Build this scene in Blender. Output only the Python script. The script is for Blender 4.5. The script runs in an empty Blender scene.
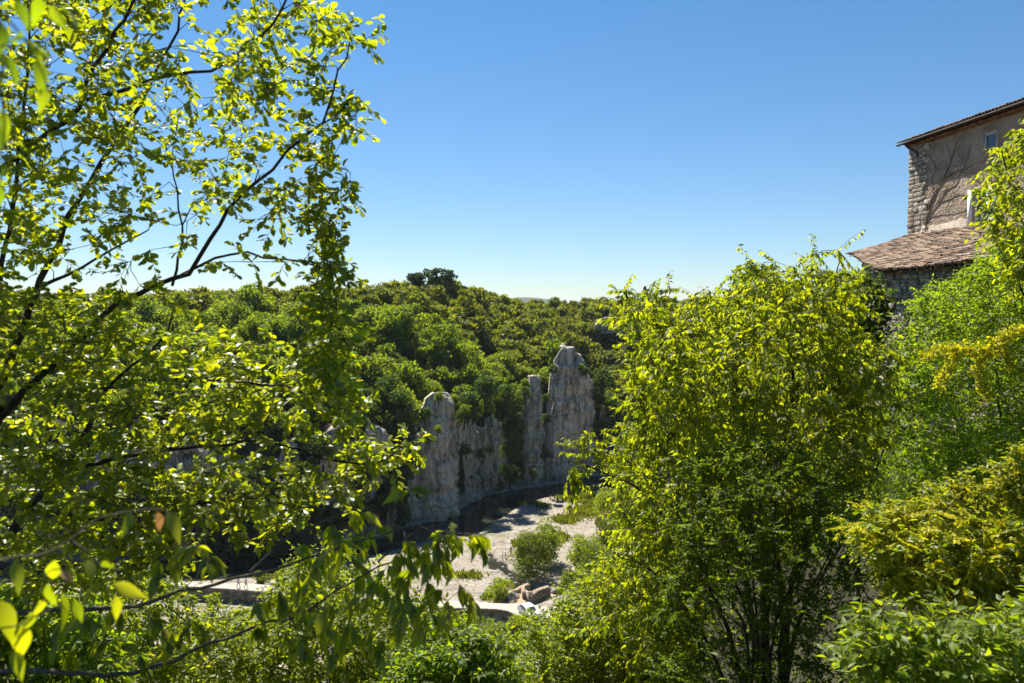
import bpy, bmesh, math, random
import numpy as np
from mathutils import Vector, Matrix

rng = np.random.default_rng(11)
random.seed(5)
S = bpy.context.scene
COL = S.collection

# ------------------------------------------------------------------ camera, sky, sun, exposure
W_PX, H_PX = 1024, 683
LENS = 28.0
F = W_PX * LENS / 36.0
PITCH = math.radians(2.75)
cd = bpy.data.cameras.new("camera")
cam = bpy.data.objects.new("camera", cd)
COL.objects.link(cam)
cd.lens = LENS
cd.sensor_width = 36.0
cd.clip_start = 0.05
cd.clip_end = 30000
cam.location = (0, 0, 0)
cam.rotation_euler = (math.pi / 2 - PITCH, 0, 0)
cd.dof.use_dof = True
cd.dof.focus_distance = 14.0
cd.dof.aperture_fstop = 3.4
S.camera = cam

SUN_AZ = math.radians(-26)      # left of the view direction
SUN_EL = math.radians(56)
wd = bpy.data.worlds.new("World")
S.world = wd
wd.use_nodes = True
nt = wd.node_tree
nt.nodes.clear()
wo = nt.nodes.new("ShaderNodeOutputWorld")
wb = nt.nodes.new("ShaderNodeBackground")
sk = nt.nodes.new("ShaderNodeTexSky")
sk.sky_type = 'NISHITA'
sk.sun_disc = False
sk.sun_elevation = SUN_EL
sk.sun_rotation = SUN_AZ
sk.altitude = 900
sk.air_density = 1.0
sk.dust_density = 0.05
sk.ozone_density = 3.0
wb.inputs[1].default_value = 0.0515
# deep clear southern sky: less yellow towards the horizon than the model's default air
tcw = nt.nodes.new("ShaderNodeTexCoord")
spw = nt.nodes.new("ShaderNodeSeparateXYZ")
nt.links.new(tcw.outputs["Generated"], spw.inputs[0])
rw = nt.nodes.new("ShaderNodeValToRGB")
rw.color_ramp.elements[0].position = 0.0
rw.color_ramp.elements[0].color = (0.73, 0.80, 0.89, 1)
rw.color_ramp.elements[1].position = 0.42
rw.color_ramp.elements[1].color = (0.50, 0.85, 1.0, 1)
nt.links.new(spw.outputs[2], rw.inputs[0])
mw = nt.nodes.new("ShaderNodeMix"); mw.data_type = 'RGBA'; mw.blend_type = 'MULTIPLY'
mw.inputs[0].default_value = 1.0
nt.links.new(sk.outputs[0], mw.inputs[6]); nt.links.new(rw.outputs[0], mw.inputs[7])
nt.links.new(mw.outputs[2], wb.inputs[0])
nt.links.new(wb.outputs[0], wo.inputs[0])

sd = bpy.data.lights.new("sun", 'SUN')
sd.energy = 4.8
sd.angle = math.radians(0.5)
sd.color = (1.0, 0.94, 0.84)
sun = bpy.data.objects.new("sun", sd)
COL.objects.link(sun)
to_sun = Vector((math.sin(SUN_AZ) * math.cos(SUN_EL), math.cos(SUN_AZ) * math.cos(SUN_EL), math.sin(SUN_EL)))
sun.rotation_euler = to_sun.to_track_quat('Z', 'Y').to_euler()
sun.location = (-20, 30, 60)

S.view_settings.view_transform = 'Standard'
S.view_settings.look = 'None'
S.view_settings.gamma = 1.0
S.view_settings.exposure = 1.38
S.render.engine = 'CYCLES'
cy = S.cycles
cy.max_bounces = 10
cy.diffuse_bounces = 8
cy.glossy_bounces = 2
cy.transmission_bounces = 4
cy.volume_bounces = 0
cy.caustics_reflective = False
cy.caustics_refractive = False
cy.use_denoising = True

# ------------------------------------------------------------------ helpers
CP, SP = math.cos(PITCH), math.sin(PITCH)

def P(px, py, Y):
    """world point seen at picture position px,py standing Y metres ahead"""
    cx, cyy = (px - W_PX / 2) / F, (H_PX / 2 - py) / F
    dx, dy, dz = cx, CP + cyy * SP, -SP + cyy * CP
    t = Y / dy
    return np.array([dx * t, Y, dz * t])

def PZ(px, py, z):
    p = P(px, py, 1.0)
    return p * (z / p[2])

def to_px(p):
    p = np.asarray(p, float)
    x, y, z = p[..., 0], p[..., 1], p[..., 2]
    cz = y * CP - z * SP
    cyy = y * SP + z * CP
    cz = np.where(np.abs(cz) < 1e-6, 1e-6, cz)
    return W_PX / 2 + F * x / cz, H_PX / 2 - F * cyy / cz, cz

def nrm(v):
    v = np.asarray(v, float)
    return v / np.maximum(np.linalg.norm(v, axis=-1, keepdims=True), 1e-9)

def mesh_np(name, verts, faces, mat, parent=None, smooth=False, uvless=True):
    """verts (n,3); faces: array (m,k) or list of arrays"""
    if not isinstance(faces, list):
        faces = [faces]
    faces = [np.asarray(f, np.int32) for f in faces if len(f)]
    me = bpy.data.meshes.new(name)
    verts = np.asarray(verts, np.float32)
    me.vertices.add(len(verts))
    me.vertices.foreach_set("co", verts.ravel())
    loops = np.concatenate([f.ravel() for f in faces])
    sizes = np.concatenate([np.full(len(f), f.shape[1], np.int32) for f in faces])
    starts = np.concatenate([[0], np.cumsum(sizes)[:-1]]).astype(np.int32)
    me.loops.add(len(loops))
    me.loops.foreach_set("vertex_index", loops)
    me.polygons.add(len(sizes))
    me.polygons.foreach_set("loop_start", starts)
    me.polygons.foreach_set("loop_total", sizes)
    if smooth:
        me.polygons.foreach_set("use_smooth", np.ones(len(sizes), bool))
    me.update(calc_edges=True)
    me.validate()
    if mat is not None:
        for m in (mat if isinstance(mat, (list, tuple)) else [mat]):
            me.materials.append(m)
    o = bpy.data.objects.new(name, me)
    COL.objects.link(o)
    if parent is not None:
        o.parent = parent
    return o

class MB:
    """collects shapes for one mesh object"""
    def __init__(self):
        self.v, self.f3, self.f4, self.n = [], [], [], 0
    def add(self, v, f4=None, f3=None):
        v = np.asarray(v, float).reshape(-1, 3)
        if f4 is not None and len(f4):
            self.f4.append(np.asarray(f4, int) + self.n)
        if f3 is not None and len(f3):
            self.f3.append(np.asarray(f3, int) + self.n)
        self.v.append(v)
        self.n += len(v)
    def box(self, c, ax, ay, az):
        """centre and three half-axis vectors"""
        c, ax, ay, az = (np.asarray(q, float) for q in (c, ax, ay, az))
        v = [c + sx * ax + sy * ay + sz * az for sz in (-1, 1) for sy in (-1, 1) for sx in (-1, 1)]
        self.add(v, [[0, 2, 3, 1], [4, 5, 7, 6], [0, 1, 5, 4], [2, 6, 7, 3], [0, 4, 6, 2], [1, 3, 7, 5]])
    def tube(self, pts, rad, k=5, cap=False):
        pts = np.asarray(pts, float)
        n = len(pts)
        rad = np.broadcast_to(np.asarray(rad, float), (n,))
        t = np.gradient(pts, axis=0) if n > 1 else np.array([[0, 0, 1.0]])
        t = nrm(t)
        ref = np.array([0.31, 0.2, 0.93]) if abs(t[0] @ np.array([0.31, 0.2, 0.93])) < 0.9 else np.array([1.0, 0, 0])
        a = nrm(np.cross(t, ref))
        b = np.cross(t, a)
        ang = np.arange(k) * 2 * math.pi / k
        ring = (a[:, None, :] * np.cos(ang)[None, :, None] + b[:, None, :] * np.sin(ang)[None, :, None]) * rad[:, None, None]
        v = (pts[:, None, :] + ring).reshape(-1, 3)
        i = np.arange(n - 1)[:, None] * k
        j = np.arange(k)[None, :]
        j2 = (j + 1) % k
        f = np.stack([i + j, i + j2, i + k + j2, i + k + j], -1).reshape(-1, 4)
        self.add(v, f)
    def build(self, name, mat, parent=None, smooth=False):
        return mesh_np(name, np.concatenate(self.v), [np.concatenate(q) for q in (self.f3, self.f4) if q], mat, parent, smooth)

def tag(o, label, cat, group=None, kind=None):
    if label: o["label"] = label
    if cat: o["category"] = cat
    if group: o["group"] = group
    if kind: o["kind"] = kind
    return o

def thing(name, label, cat, loc=(0, 0, 0), group=None):
    o = bpy.data.objects.new(name, None)
    o.empty_display_size = 0.2
    COL.objects.link(o)
    o.location = loc
    return tag(o, label, cat, group)

def bring_base(o, loc):
    """put the thing's origin at its base; its parts were modelled in world space"""
    o.location = loc
    for ch in o.children:
        ch.location = (-loc[0], -loc[1], -loc[2])

def smooth_line(pts, step):
    """Catmull-Rom through pts, resampled about every step"""
    p = np.asarray(pts, float)
    q = np.vstack([2 * p[0] - p[1], p, 2 * p[-1] - p[-2]])
    out = []
    for i in range(1, len(q) - 2):
        n = max(2, int(np.linalg.norm(q[i + 1] - q[i]) / step))
        t = np.linspace(0, 1, n, endpoint=False)[:, None]
        a, b, c, d = q[i - 1], q[i], q[i + 1], q[i + 2]
        out.append(0.5 * ((2 * b) + (c - a) * t + (2 * a - 5 * b + 4 * c - d) * t ** 2 + (3 * b - a - 3 * c + d) * t ** 3))
    out.append(p[-1:])
    return np.vstack(out)

# value noise (for shapes)
_PERM = rng.random((64, 64, 16))
def vnoise(x, y, z=0.0):
    x, y, z = np.broadcast_arrays(np.asarray(x, float), np.asarray(y, float), np.asarray(z, float))
    xi, yi, zi = np.floor(x).astype(int), np.floor(y).astype(int), np.floor(z).astype(int)
    fx, fy, fz = x - xi, y - yi, z - zi
    fx, fy, fz = (q * q * (3 - 2 * q) for q in (fx, fy, fz))
    r = 0
    for a in (0, 1):
        for b in (0, 1):
            for c in (0, 1):
                w = (fx if a else 1 - fx) * (fy if b else 1 - fy) * (fz if c else 1 - fz)
                r = r + w * _PERM[(xi + a) % 64, (yi + b) % 64, (zi + c) % 16]
    return r * 2 - 1
def fbm(x, y, z=0.0, o=4):
    r, a = 0, 1.0
    for i in range(o):
        r = r + a * vnoise(x * 2 ** i + 7.3 * i, y * 2 ** i + 3.1 * i, np.asarray(z) * 2 ** i)
        a *= 0.5
    return r

# ------------------------------------------------------------------ materials
def N(nt, t, **kw):
    n = nt.nodes.new(t)
    for k, v in kw.items():
        setattr(n, k, v)
    return n

def new_mat(name):
    m = bpy.data.materials.new(name)
    m.use_nodes = True
    m.node_tree.nodes.clear()
    return m, m.node_tree

def ramp(nt, stops, interp='LINEAR'):
    r = N(nt, "ShaderNodeValToRGB")
    r.color_ramp.interpolation = interp
    e = r.color_ramp.elements
    while len(e) < len(stops):
        e.new(0.5)
    for el, (p, c) in zip(e, stops):
        el.position = p
        el.color = (c[0], c[1], c[2], 1)
    return r

def leaf_mat(name, cols, trans_gain=(1.9, 1.7, 0.8), tw=0.5, gloss=0.05, rough=0.4, per_object=0.0, patch=0.25, patch_scale=0.9, alt=None):
    m, nt = new_mat(name)
    L = nt.links.new
    geo = N(nt, "ShaderNodeNewGeometry")
    rp = ramp(nt, [(i / max(1, len(cols) - 1), c) for i, c in enumerate(cols)])
    L(geo.outputs["Random Per Island"], rp.inputs[0])
    tc = N(nt, "ShaderNodeTexCoord")
    nz = N(nt, "ShaderNodeTexNoise")
    nz.inputs["Scale"].default_value = patch_scale
    nz.inputs["Detail"].default_value = 2
    L(tc.outputs["Object"], nz.inputs["Vector"])
    hsv = N(nt, "ShaderNodeHueSaturation")
    mr = N(nt, "ShaderNodeMapRange")
    mr.inputs["From Min"].default_value = 0.3
    mr.inputs["From Max"].default_value = 0.7
    mr.inputs["To Min"].default_value = 1 - patch
    mr.inputs["To Max"].default_value = 1 + patch
    L(nz.outputs["Fac"], mr.inputs["Value"])
    L(mr.outputs[0], hsv.inputs["Value"])
    col = rp.outputs[0]
    if per_object:
        oi = N(nt, "ShaderNodeObjectInfo")
        r2 = ramp(nt, alt)
        L(oi.outputs["Random"], r2.inputs[0])
        mx = N(nt, "ShaderNodeMix", data_type='RGBA')
        mx.inputs[0].default_value = per_object
        L(col, mx.inputs[6]); L(r2.outputs[0], mx.inputs[7])
        col = mx.outputs[2]
    L(col, hsv.inputs["Color"])
    df = N(nt, "ShaderNodeBsdfDiffuse")
    tr = N(nt, "ShaderNodeBsdfTranslucent")
    L(hsv.outputs[0], df.inputs[0])
    mg = N(nt, "ShaderNodeMix", data_type='RGBA', blend_type='MULTIPLY')
    mg.inputs[0].default_value = 1
    mg.clamp_result = False
    L(hsv.outputs[0], mg.inputs[6])
    mg.inputs[7].default_value = (*trans_gain, 1)
    L(mg.outputs[2], tr.inputs[0])
    ms = N(nt, "ShaderNodeMixShader")
    ms.inputs[0].default_value = tw
    L(df.outputs[0], ms.inputs[1]); L(tr.outputs[0], ms.inputs[2])
    gl = N(nt, "ShaderNodeBsdfGlossy")
    gl.inputs["Roughness"].default_value = rough
    gl.inputs["Color"].default_value = (0.9, 0.95, 0.9, 1)
    m2 = N(nt, "ShaderNodeMixShader")
    m2.inputs[0].default_value = gloss
    L(ms.outputs[0], m2.inputs[1]); L(gl.outputs[0], m2.inputs[2])
    out = N(nt, "ShaderNodeOutputMaterial")
    L(m2.outputs[0], out.inputs[0])
    return m

def rough_mat(name, stops, scale=3.0, detail=6, rough=0.9, bump=0.4, bump_scale=12.0, stretch=(1, 1, 1), dist=0.05, island=0.0, coord="Object"):
    m, nt = new_mat(name)
    L = nt.links.new
    tc = N(nt, "ShaderNodeTexCoord")
    mp = N(nt, "ShaderNodeMapping")
    mp.inputs["Scale"].default_value = stretch
    L(tc.outputs[coord], mp.inputs[0])
    nz = N(nt, "ShaderNodeTexNoise")
    nz.inputs["Scale"].default_value = scale
    nz.inputs["Detail"].default_value = detail
    nz.inputs["Roughness"].default_value = 0.65
    L(mp.outputs[0], nz.inputs["Vector"])
    fac = nz.outputs["Fac"]
    if island:
        geo = N(nt, "ShaderNodeNewGeometry")
        mx = N(nt, "ShaderNodeMix")
        mx.inputs[0].default_value = island
        L(fac, mx.inputs[2]); L(geo.outputs["Random Per Island"], mx.inputs[3])
        fac = mx.outputs[0]
    rp = ramp(nt, stops)
    L(fac, rp.inputs[0])
    nb = N(nt, "ShaderNodeTexNoise")
    nb.inputs["Scale"].default_value = bump_scale
    nb.inputs["Detail"].default_value = 5
    L(mp.outputs[0], nb.inputs["Vector"])
    bp = N(nt, "ShaderNodeBump")
    bp.inputs["Strength"].default_value = bump
    bp.inputs["Distance"].default_value = dist
    L(nb.outputs["Fac"], bp.inputs["Height"])
    bs = N(nt, "ShaderNodeBsdfPrincipled")
    bs.inputs["Roughness"].default_value = rough
    bs.inputs["Specular IOR Level"].default_value = 0.25
    L(rp.outputs[0], bs.inputs["Base Color"])
    L(bp.outputs[0], bs.inputs["Normal"])
    out = N(nt, "ShaderNodeOutputMaterial")
    L(bs.outputs[0], out.inputs[0])
    return m

def masonry_mat(name, stones, mortar, scale=3.2, bump=0.9, flat=1.7):
    """irregular rubble stone courses"""
    m, nt = new_mat(name)
    L = nt.links.new
    tc = N(nt, "ShaderNodeTexCoord")
    mp = N(nt, "ShaderNodeMapping")
    mp.inputs["Scale"].default_value = (1, 1, flat)
    L(tc.outputs["Object"], mp.inputs[0])
    vo = N(nt, "ShaderNodeTexVoronoi", feature='DISTANCE_TO_EDGE')
    vo.inputs["Scale"].default_value = scale
    vo.inputs["Randomness"].default_value = 0.8
    vc = N(nt, "ShaderNodeTexVoronoi", feature='F1')
    vc.inputs["Scale"].default_value = scale
    vc.inputs["Randomness"].default_value = 0.8
    L(mp.outputs[0], vo.inputs["Vector"]); L(mp.outputs[0], vc.inputs["Vector"])
    rp = ramp(nt, stones)
    sep = N(nt, "ShaderNodeSeparateColor")
    L(vc.outputs["Color"], sep.inputs[0])
    nz = N(nt, "ShaderNodeTexNoise"); nz.inputs["Scale"].default_value = 9; nz.inputs["Detail"].default_value = 6
    L(tc.outputs["Object"], nz.inputs["Vector"])
    mxf = N(nt, "ShaderNodeMix"); mxf.inputs[0].default_value = 0.45
    L(sep.outputs[0], mxf.inputs[2]); L(nz.outputs["Fac"], mxf.inputs[3])
    L(mxf.outputs[0], rp.inputs[0])
    mr = N(nt, "ShaderNodeMapRange")
    mr.inputs["From Min"].default_value = 0.01; mr.inputs["From Max"].default_value = 0.07
    L(vo.outputs["Distance"], mr.inputs["Value"])
    mx = N(nt, "ShaderNodeMix", data_type='RGBA')
    mx.inputs[6].default_value = (*mortar, 1)
    L(mr.outputs[0], mx.inputs[0]); L(rp.outputs[0], mx.inputs[7])
    ad = N(nt, "ShaderNodeMath", operation='MULTIPLY_ADD')
    L(nz.outputs["Fac"], ad.inputs[0]); ad.inputs[1].default_value = 0.35; L(mr.outputs[0], ad.inputs[2])
    bp = N(nt, "ShaderNodeBump"); bp.inputs["Strength"].default_value = bump; bp.inputs["Distance"].default_value = 0.05
    L(ad.outputs[0], bp.inputs["Height"])
    bs = N(nt, "ShaderNodeBsdfPrincipled"); bs.inputs["Roughness"].default_value = 0.92
    bs.inputs["Specular IOR Level"].default_value = 0.2
    L(mx.outputs[2], bs.inputs["Base Color"]); L(bp.outputs[0], bs.inputs["Normal"])
    out = N(nt, "ShaderNodeOutputMaterial"); L(bs.outputs[0], out.inputs[0])
    return m

def plain_mat(name, c, rough=0.5, spec=0.4, metal=0.0):
    m, nt = new_mat(name)
    L = nt.links.new
    bs = N(nt, "ShaderNodeBsdfPrincipled")
    nz = N(nt, "ShaderNodeTexNoise"); nz.inputs["Scale"].default_value = 7; nz.inputs["Detail"].default_value = 4
    tc = N(nt, "ShaderNodeTexCoord"); L(tc.outputs["Object"], nz.inputs["Vector"])
    rp = ramp(nt, [(0.3, [q * 0.85 for q in c]), (0.7, [min(1, q * 1.1) for q in c])])
    L(nz.outputs["Fac"], rp.inputs[0]); L(rp.outputs[0], bs.inputs["Base Color"])
    bs.inputs["Roughness"].default_value = rough
    bs.inputs["Specular IOR Level"].default_value = spec
    bs.inputs["Metallic"].default_value = metal
    out = N(nt, "ShaderNodeOutputMaterial"); L(bs.outputs[0], out.inputs[0])
    return m

M = {}
M['oak_leaf'] = leaf_mat('oak leaf', [(0.078, 0.115, 0.008), (0.118, 0.158, 0.009), (0.170, 0.195, 0.011)], (3.7, 3.2, 0.55), 0.60, 0.045, 0.42)
M['hack_leaf'] = leaf_mat('hackberry leaf', [(0.075, 0.105, 0.008), (0.115, 0.145, 0.009), (0.165, 0.178, 0.011)], (3.6, 3.35, 0.55), 0.62, 0.02, 0.5)
M['near_leaf'] = leaf_mat('near hackberry leaf', [(0.075, 0.110, 0.008), (0.115, 0.150, 0.009), (0.165, 0.185, 0.011)], (3.7, 3.3, 0.55), 0.60, 0.03, 0.5)
M['green_leaf'] = leaf_mat('bright green leaf', [(0.060, 0.105, 0.008), (0.095, 0.148, 0.009), (0.140, 0.180, 0.011)], (3.3, 3.1, 0.6), 0.58, 0.02, 0.5)
M['bush_leaf'] = leaf_mat('lime bush leaf', [(0.085, 0.135, 0.009), (0.130, 0.185, 0.011), (0.185, 0.220, 0.013)], (3.0, 2.8, 0.6), 0.55, 0.02, 0.5)
M['privet_leaf'] = leaf_mat('dark shrub leaf', [(0.045, 0.080, 0.007), (0.070, 0.110, 0.009), (0.105, 0.135, 0.011)], (2.8, 2.6, 0.6), 0.5, 0.015, 0.5)
M['yellow_leaf'] = leaf_mat('yellow flower spray', [(0.24, 0.27, 0.014), (0.36, 0.37, 0.016), (0.52, 0.47, 0.02)], (1.5, 1.4, 0.5), 0.5, 0.02, 0.5)
M['lime_leaf'] = leaf_mat('lime shrub leaf', [(0.085, 0.125, 0.009), (0.130, 0.170, 0.011), (0.185, 0.205, 0.013)], (3.0, 2.8, 0.6), 0.57, 0.025, 0.5)
M['bank_leaf'] = leaf_mat('riverbank leaf', [(0.070, 0.105, 0.010), (0.105, 0.140, 0.012), (0.145, 0.165, 0.015)], (2.3, 2.2, 0.6), 0.48, 0.02, 0.5)
M['wood_leaf'] = leaf_mat('woodland leaf', [(0.080, 0.125, 0.012), (0.112, 0.158, 0.013), (0.150, 0.178, 0.015)], (2.9, 2.8, 0.6), 0.54, 0.015, 0.5,
                          per_object=0.6, alt=[(0.0, (0.045, 0.075, 0.018)), (0.35, (0.078, 0.120, 0.014)), (0.7, (0.118, 0.148, 0.013)), (1.0, (0.125, 0.148, 0.040))], patch=0.15, patch_scale=0.4)
M['pine_leaf'] = leaf_mat('pine needles', [(0.030, 0.058, 0.026), (0.044, 0.076, 0.032), (0.058, 0.088, 0.034)], (1.6, 1.6, 0.7), 0.3, 0.02, 0.5)
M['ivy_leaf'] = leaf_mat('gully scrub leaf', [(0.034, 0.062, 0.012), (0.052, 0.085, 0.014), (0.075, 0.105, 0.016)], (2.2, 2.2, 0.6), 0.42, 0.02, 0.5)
M['grass'] = leaf_mat('grass blade', [(0.09, 0.12, 0.015), (0.14, 0.16, 0.02), (0.21, 0.20, 0.03)], (1.6, 1.6, 0.6), 0.42, 0.02, 0.5)
M['dry_leaf'] = leaf_mat('dry leaf', [(0.25, 0.14, 0.06), (0.38, 0.24, 0.12)], (1.4, 1.1, 0.7), 0.4, 0.03, 0.5)
M['bark'] = rough_mat('bark', [(0.3, (0.020, 0.016, 0.011)), (0.55, (0.05, 0.042, 0.032)), (0.75, (0.11, 0.10, 0.08))], 22, 6, 0.95, 0.8, 60, (1, 1, 0.5), 0.01)
M['twig'] = rough_mat('pale twig', [(0.3, (0.07, 0.055, 0.035)), (0.7, (0.16, 0.13, 0.085))], 30, 4, 0.9, 0.4, 60)

# ------------------------------------------------------------------ leaf and branch builders
def templ(pts, spine, fold=0.18, droop=0.1):
    """outline half (x,y) along a unit leaf -> verts and tris with a fold along the midrib"""
    v, f = [], []
    ns = len(spine)
    for x in spine:
        v.append((x, 0, -droop * x * x))
    for s in (1, -1):
        b = len(v)
        for (x, y) in pts:
            v.append((x, s * y, -droop * x * x + fold * y))
        n = len(pts)
        # fan strips between spine and outline (same x order)
        seq = [(0, 's')] 
        i = j = 0
        while i < ns - 1 or j < n - 1:
            xi = spine[i + 1] if i < ns - 1 else 9
            xj = pts[j + 1][0] if j < n - 1 else 9
            if xi <= xj:
                t = (i, i + 1, b + j); i += 1
            else:
                t = (i, b + j + 1, b + j); j += 1
            f.append(t if s < 0 else (t[0], t[2], t[1]))
    return np.array(v, float), np.array(f, int)

T_OAK = templ([(0.05, 0.03), (0.28, 0.15), (0.36, 0.13), (0.55, 0.28), (0.64, 0.22), (0.80, 0.27), (0.93, 0.13)], [0, 0.4, 0.75, 1.0], 0.25, 0.14)
T_OVATE = templ([(0.04, 0.02), (0.22, 0.20), (0.42, 0.23), (0.68, 0.13), (0.88, 0.04)], [0, 0.35, 0.7, 1.0], 0.3, 0.22)
T_NEAR = templ([(0.03, 0.015), (0.12, 0.10), (0.24, 0.165), (0.38, 0.19), (0.54, 0.165), (0.70, 0.11), (0.84, 0.055), (0.94, 0.018)], [0, 0.15, 0.3, 0.45, 0.6, 0.75, 0.9, 1.0], 0.35, 0.28)
T_KITE = (np.array([(0, 0, 0), (0.42, 0.24, 0.05), (1, 0, -0.12), (0.42, -0.24, 0.05)], float), np.array([(0, 2, 1), (0, 3, 2)]))
T_KITEW = (np.array([(0, 0, 0), (0.5, 0.36, 0.06), (1, 0, -0.10), (0.5, -0.36, 0.06)], float), np.array([(0, 2, 1), (0, 3, 2)]))
T_TRI = (np.array([(0, 0.35, 0), (1, 0.1, 0.05), (0.2, -0.45, 0.0), (0.8, -0.3, -0.1)], float), np.array([(0, 2, 1), (2, 3, 1)]))

def leaves_geo(pos, axis, up, size, T):
    tv, tf = T
    axis = nrm(axis)
    bi = nrm(np.cross(up, axis))
    no = np.cross(axis, bi)
    v = pos[:, None, :] + size[:, None, None] * (tv[None, :, 0:1] * axis[:, None, :] + tv[None, :, 1:2] * bi[:, None, :] + tv[None, :, 2:3] * no[:, None, :])
    f = tf[None] + (np.arange(len(pos)) * len(tv))[:, None, None]
    return v.reshape(-1, 3), f.reshape(-1, tf.shape[1])

def in_poly(x, y, poly):
    p = np.asarray(poly, float)
    x, y = np.asarray(x, float), np.asarray(y, float)
    r = np.zeros(x.shape, bool)
    for i in range(len(p)):
        (x0, y0), (x1, y1) = p[i - 1], p[i]
        c = ((y0 > y) != (y1 > y)) & (x < (x1 - x0) * (y - y0) / (y1 - y0 + 1e-12) + x0)
        r ^= c
    return r

def edge_dist(x, y, poly):
    p = np.asarray(poly, float)
    q = np.stack([x, y], -1)
    d = np.full(len(q), 1e9)
    for i in range(len(p)):
        a, b = p[i - 1], p[i]
        t = np.clip(((q - a) @ (b - a)) / max(1e-9, (b - a) @ (b - a)), 0, 1)
        d = np.minimum(d, np.linalg.norm(q - (a + t[:, None] * (b - a)), axis=1))
    return d

def crown_points(poly, n, d0, thick, round_px=90, min_sep=0.0, bias=0.0, margin=0.0):
    """points through the volume of a crown whose outline reads as poly from the path; the crown is round in depth"""
    p = np.asarray(poly, float)
    out = np.zeros((0, 3))
    lo, hi = p.min(0), p.max(0)
    while len(out) < n:
        q = rng.random((n * 3, 2)) * (hi - lo) + lo
        q = q[in_poly(q[:, 0], q[:, 1], p)]
        if margin: q = q[edge_dist(q[:, 0], q[:, 1], p) > margin * (0.3 + 0.9 * rng.random(len(q)))]
        e = np.clip(edge_dist(q[:, 0], q[:, 1], p) / round_px, 0.03, 1)
        half = thick * 0.5 * np.sqrt(1 - (1 - e) ** 2)
        Y = d0 + half * (rng.random(len(q)) * 2 - 1 + bias * 0)
        pts = np.array([P(a, b, c) for (a, b), c in zip(q, Y)])
        out = np.vstack([out, pts])
    out = out[:n]
    if min_sep:
        keep = []
        for i, a in enumerate(out):
            if not keep or np.min(np.linalg.norm(out[keep] - a, axis=1)) > min_sep:
                keep.append(i)
        out = out[keep]
    return out

def grow(limbs, targets, twig_r=0.004, step=0.12, sides=5, lift=0.15, order_noise=0.3, back=0.35):
    """limbs: list of (polyline, r0, r1). Twigs grow from the nearest branch to each target.
    returns a branch MB, and the end direction of the twig that reaches each target"""
    mb = MB()
    nodes, rads, dirs = [], [], []
    for pl, r0, r1 in limbs:
        ln = smooth_line(pl, step)
        n = len(ln)
        ln = ln + 0.010 * rng.standard_normal(ln.shape) * np.linspace(0.3, 1, n)[:, None]
        u_ = np.arange(n) * step / 0.35 + 50 * rng.random()
        ln = ln + np.stack([vnoise(u_, 3.3 + c_ * 7) for c_ in range(3)], 1) * 0.035 * np.linspace(0, 1, n)[:, None] ** 0.5
        r = r0 + (r1 - r0) * np.linspace(0, 1, n) ** 0.8
        mb.tube(ln, r, max(sides, 7) if r0 > 0.03 else sides)
        t = nrm(np.gradient(ln, axis=0))
        nodes += list(ln); rads += list(r); dirs += list(t)
    nodes, rads, dirs = np.array(nodes), np.array(rads), np.array(dirs)
    # order: near ones first
    dist = np.array([np.min(np.linalg.norm(nodes - t, axis=1)) for t in targets])
    order = np.argsort(dist * (1 + order_noise * rng.random(len(dist))))
    cap = len(nodes) + len(targets) * 14
    NP = np.zeros((cap, 3)); NR = np.zeros(cap); ND = np.zeros((cap, 3)); cnt = len(nodes)
    NP[:cnt], NR[:cnt], ND[:cnt] = nodes, rads, dirs
    enddir = np.zeros((len(targets), 3))
    for k in order:
        t = targets[k]
        v = t - NP[:cnt]
        dl = np.linalg.norm(v, axis=1)
        c = np.einsum('ij,ij->i', v, ND[:cnt]) / np.maximum(dl, 1e-6)
        i = int(np.argmin(dl * (1 + back * (1 - c))))
        a, d = NP[i].copy(), dl[i]
        if d < 1e-3:
            enddir[k] = ND[i]; continue
        ctrl = a + (ND[i] * 0.45 + np.array([0, 0, lift])) * d + 0.08 * d * rng.standard_normal(3)
        n = int(min(12, max(3, d / step + 1)))
        s = np.linspace(0, 1, n)[:, None]
        ln = (1 - s) ** 2 * a + 2 * s * (1 - s) * ctrl + s ** 2 * t
        r0 = min(NR[i] * 0.75, twig_r * (1.2 + 2.2 * d))
        r0 = max(r0, twig_r)
        r = np.linspace(r0, twig_r * 0.55, n)
        mb.tube(ln, r, 4)
        tt = nrm(np.gradient(ln, axis=0))
        m = min(n - 1, cap - cnt)
        NP[cnt:cnt + m], NR[cnt:cnt + m], ND[cnt:cnt + m] = ln[1:1 + m], r[1:1 + m], tt[1:1 + m]
        cnt += m
        enddir[k] = tt[-1]
    return mb, enddir

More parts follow.
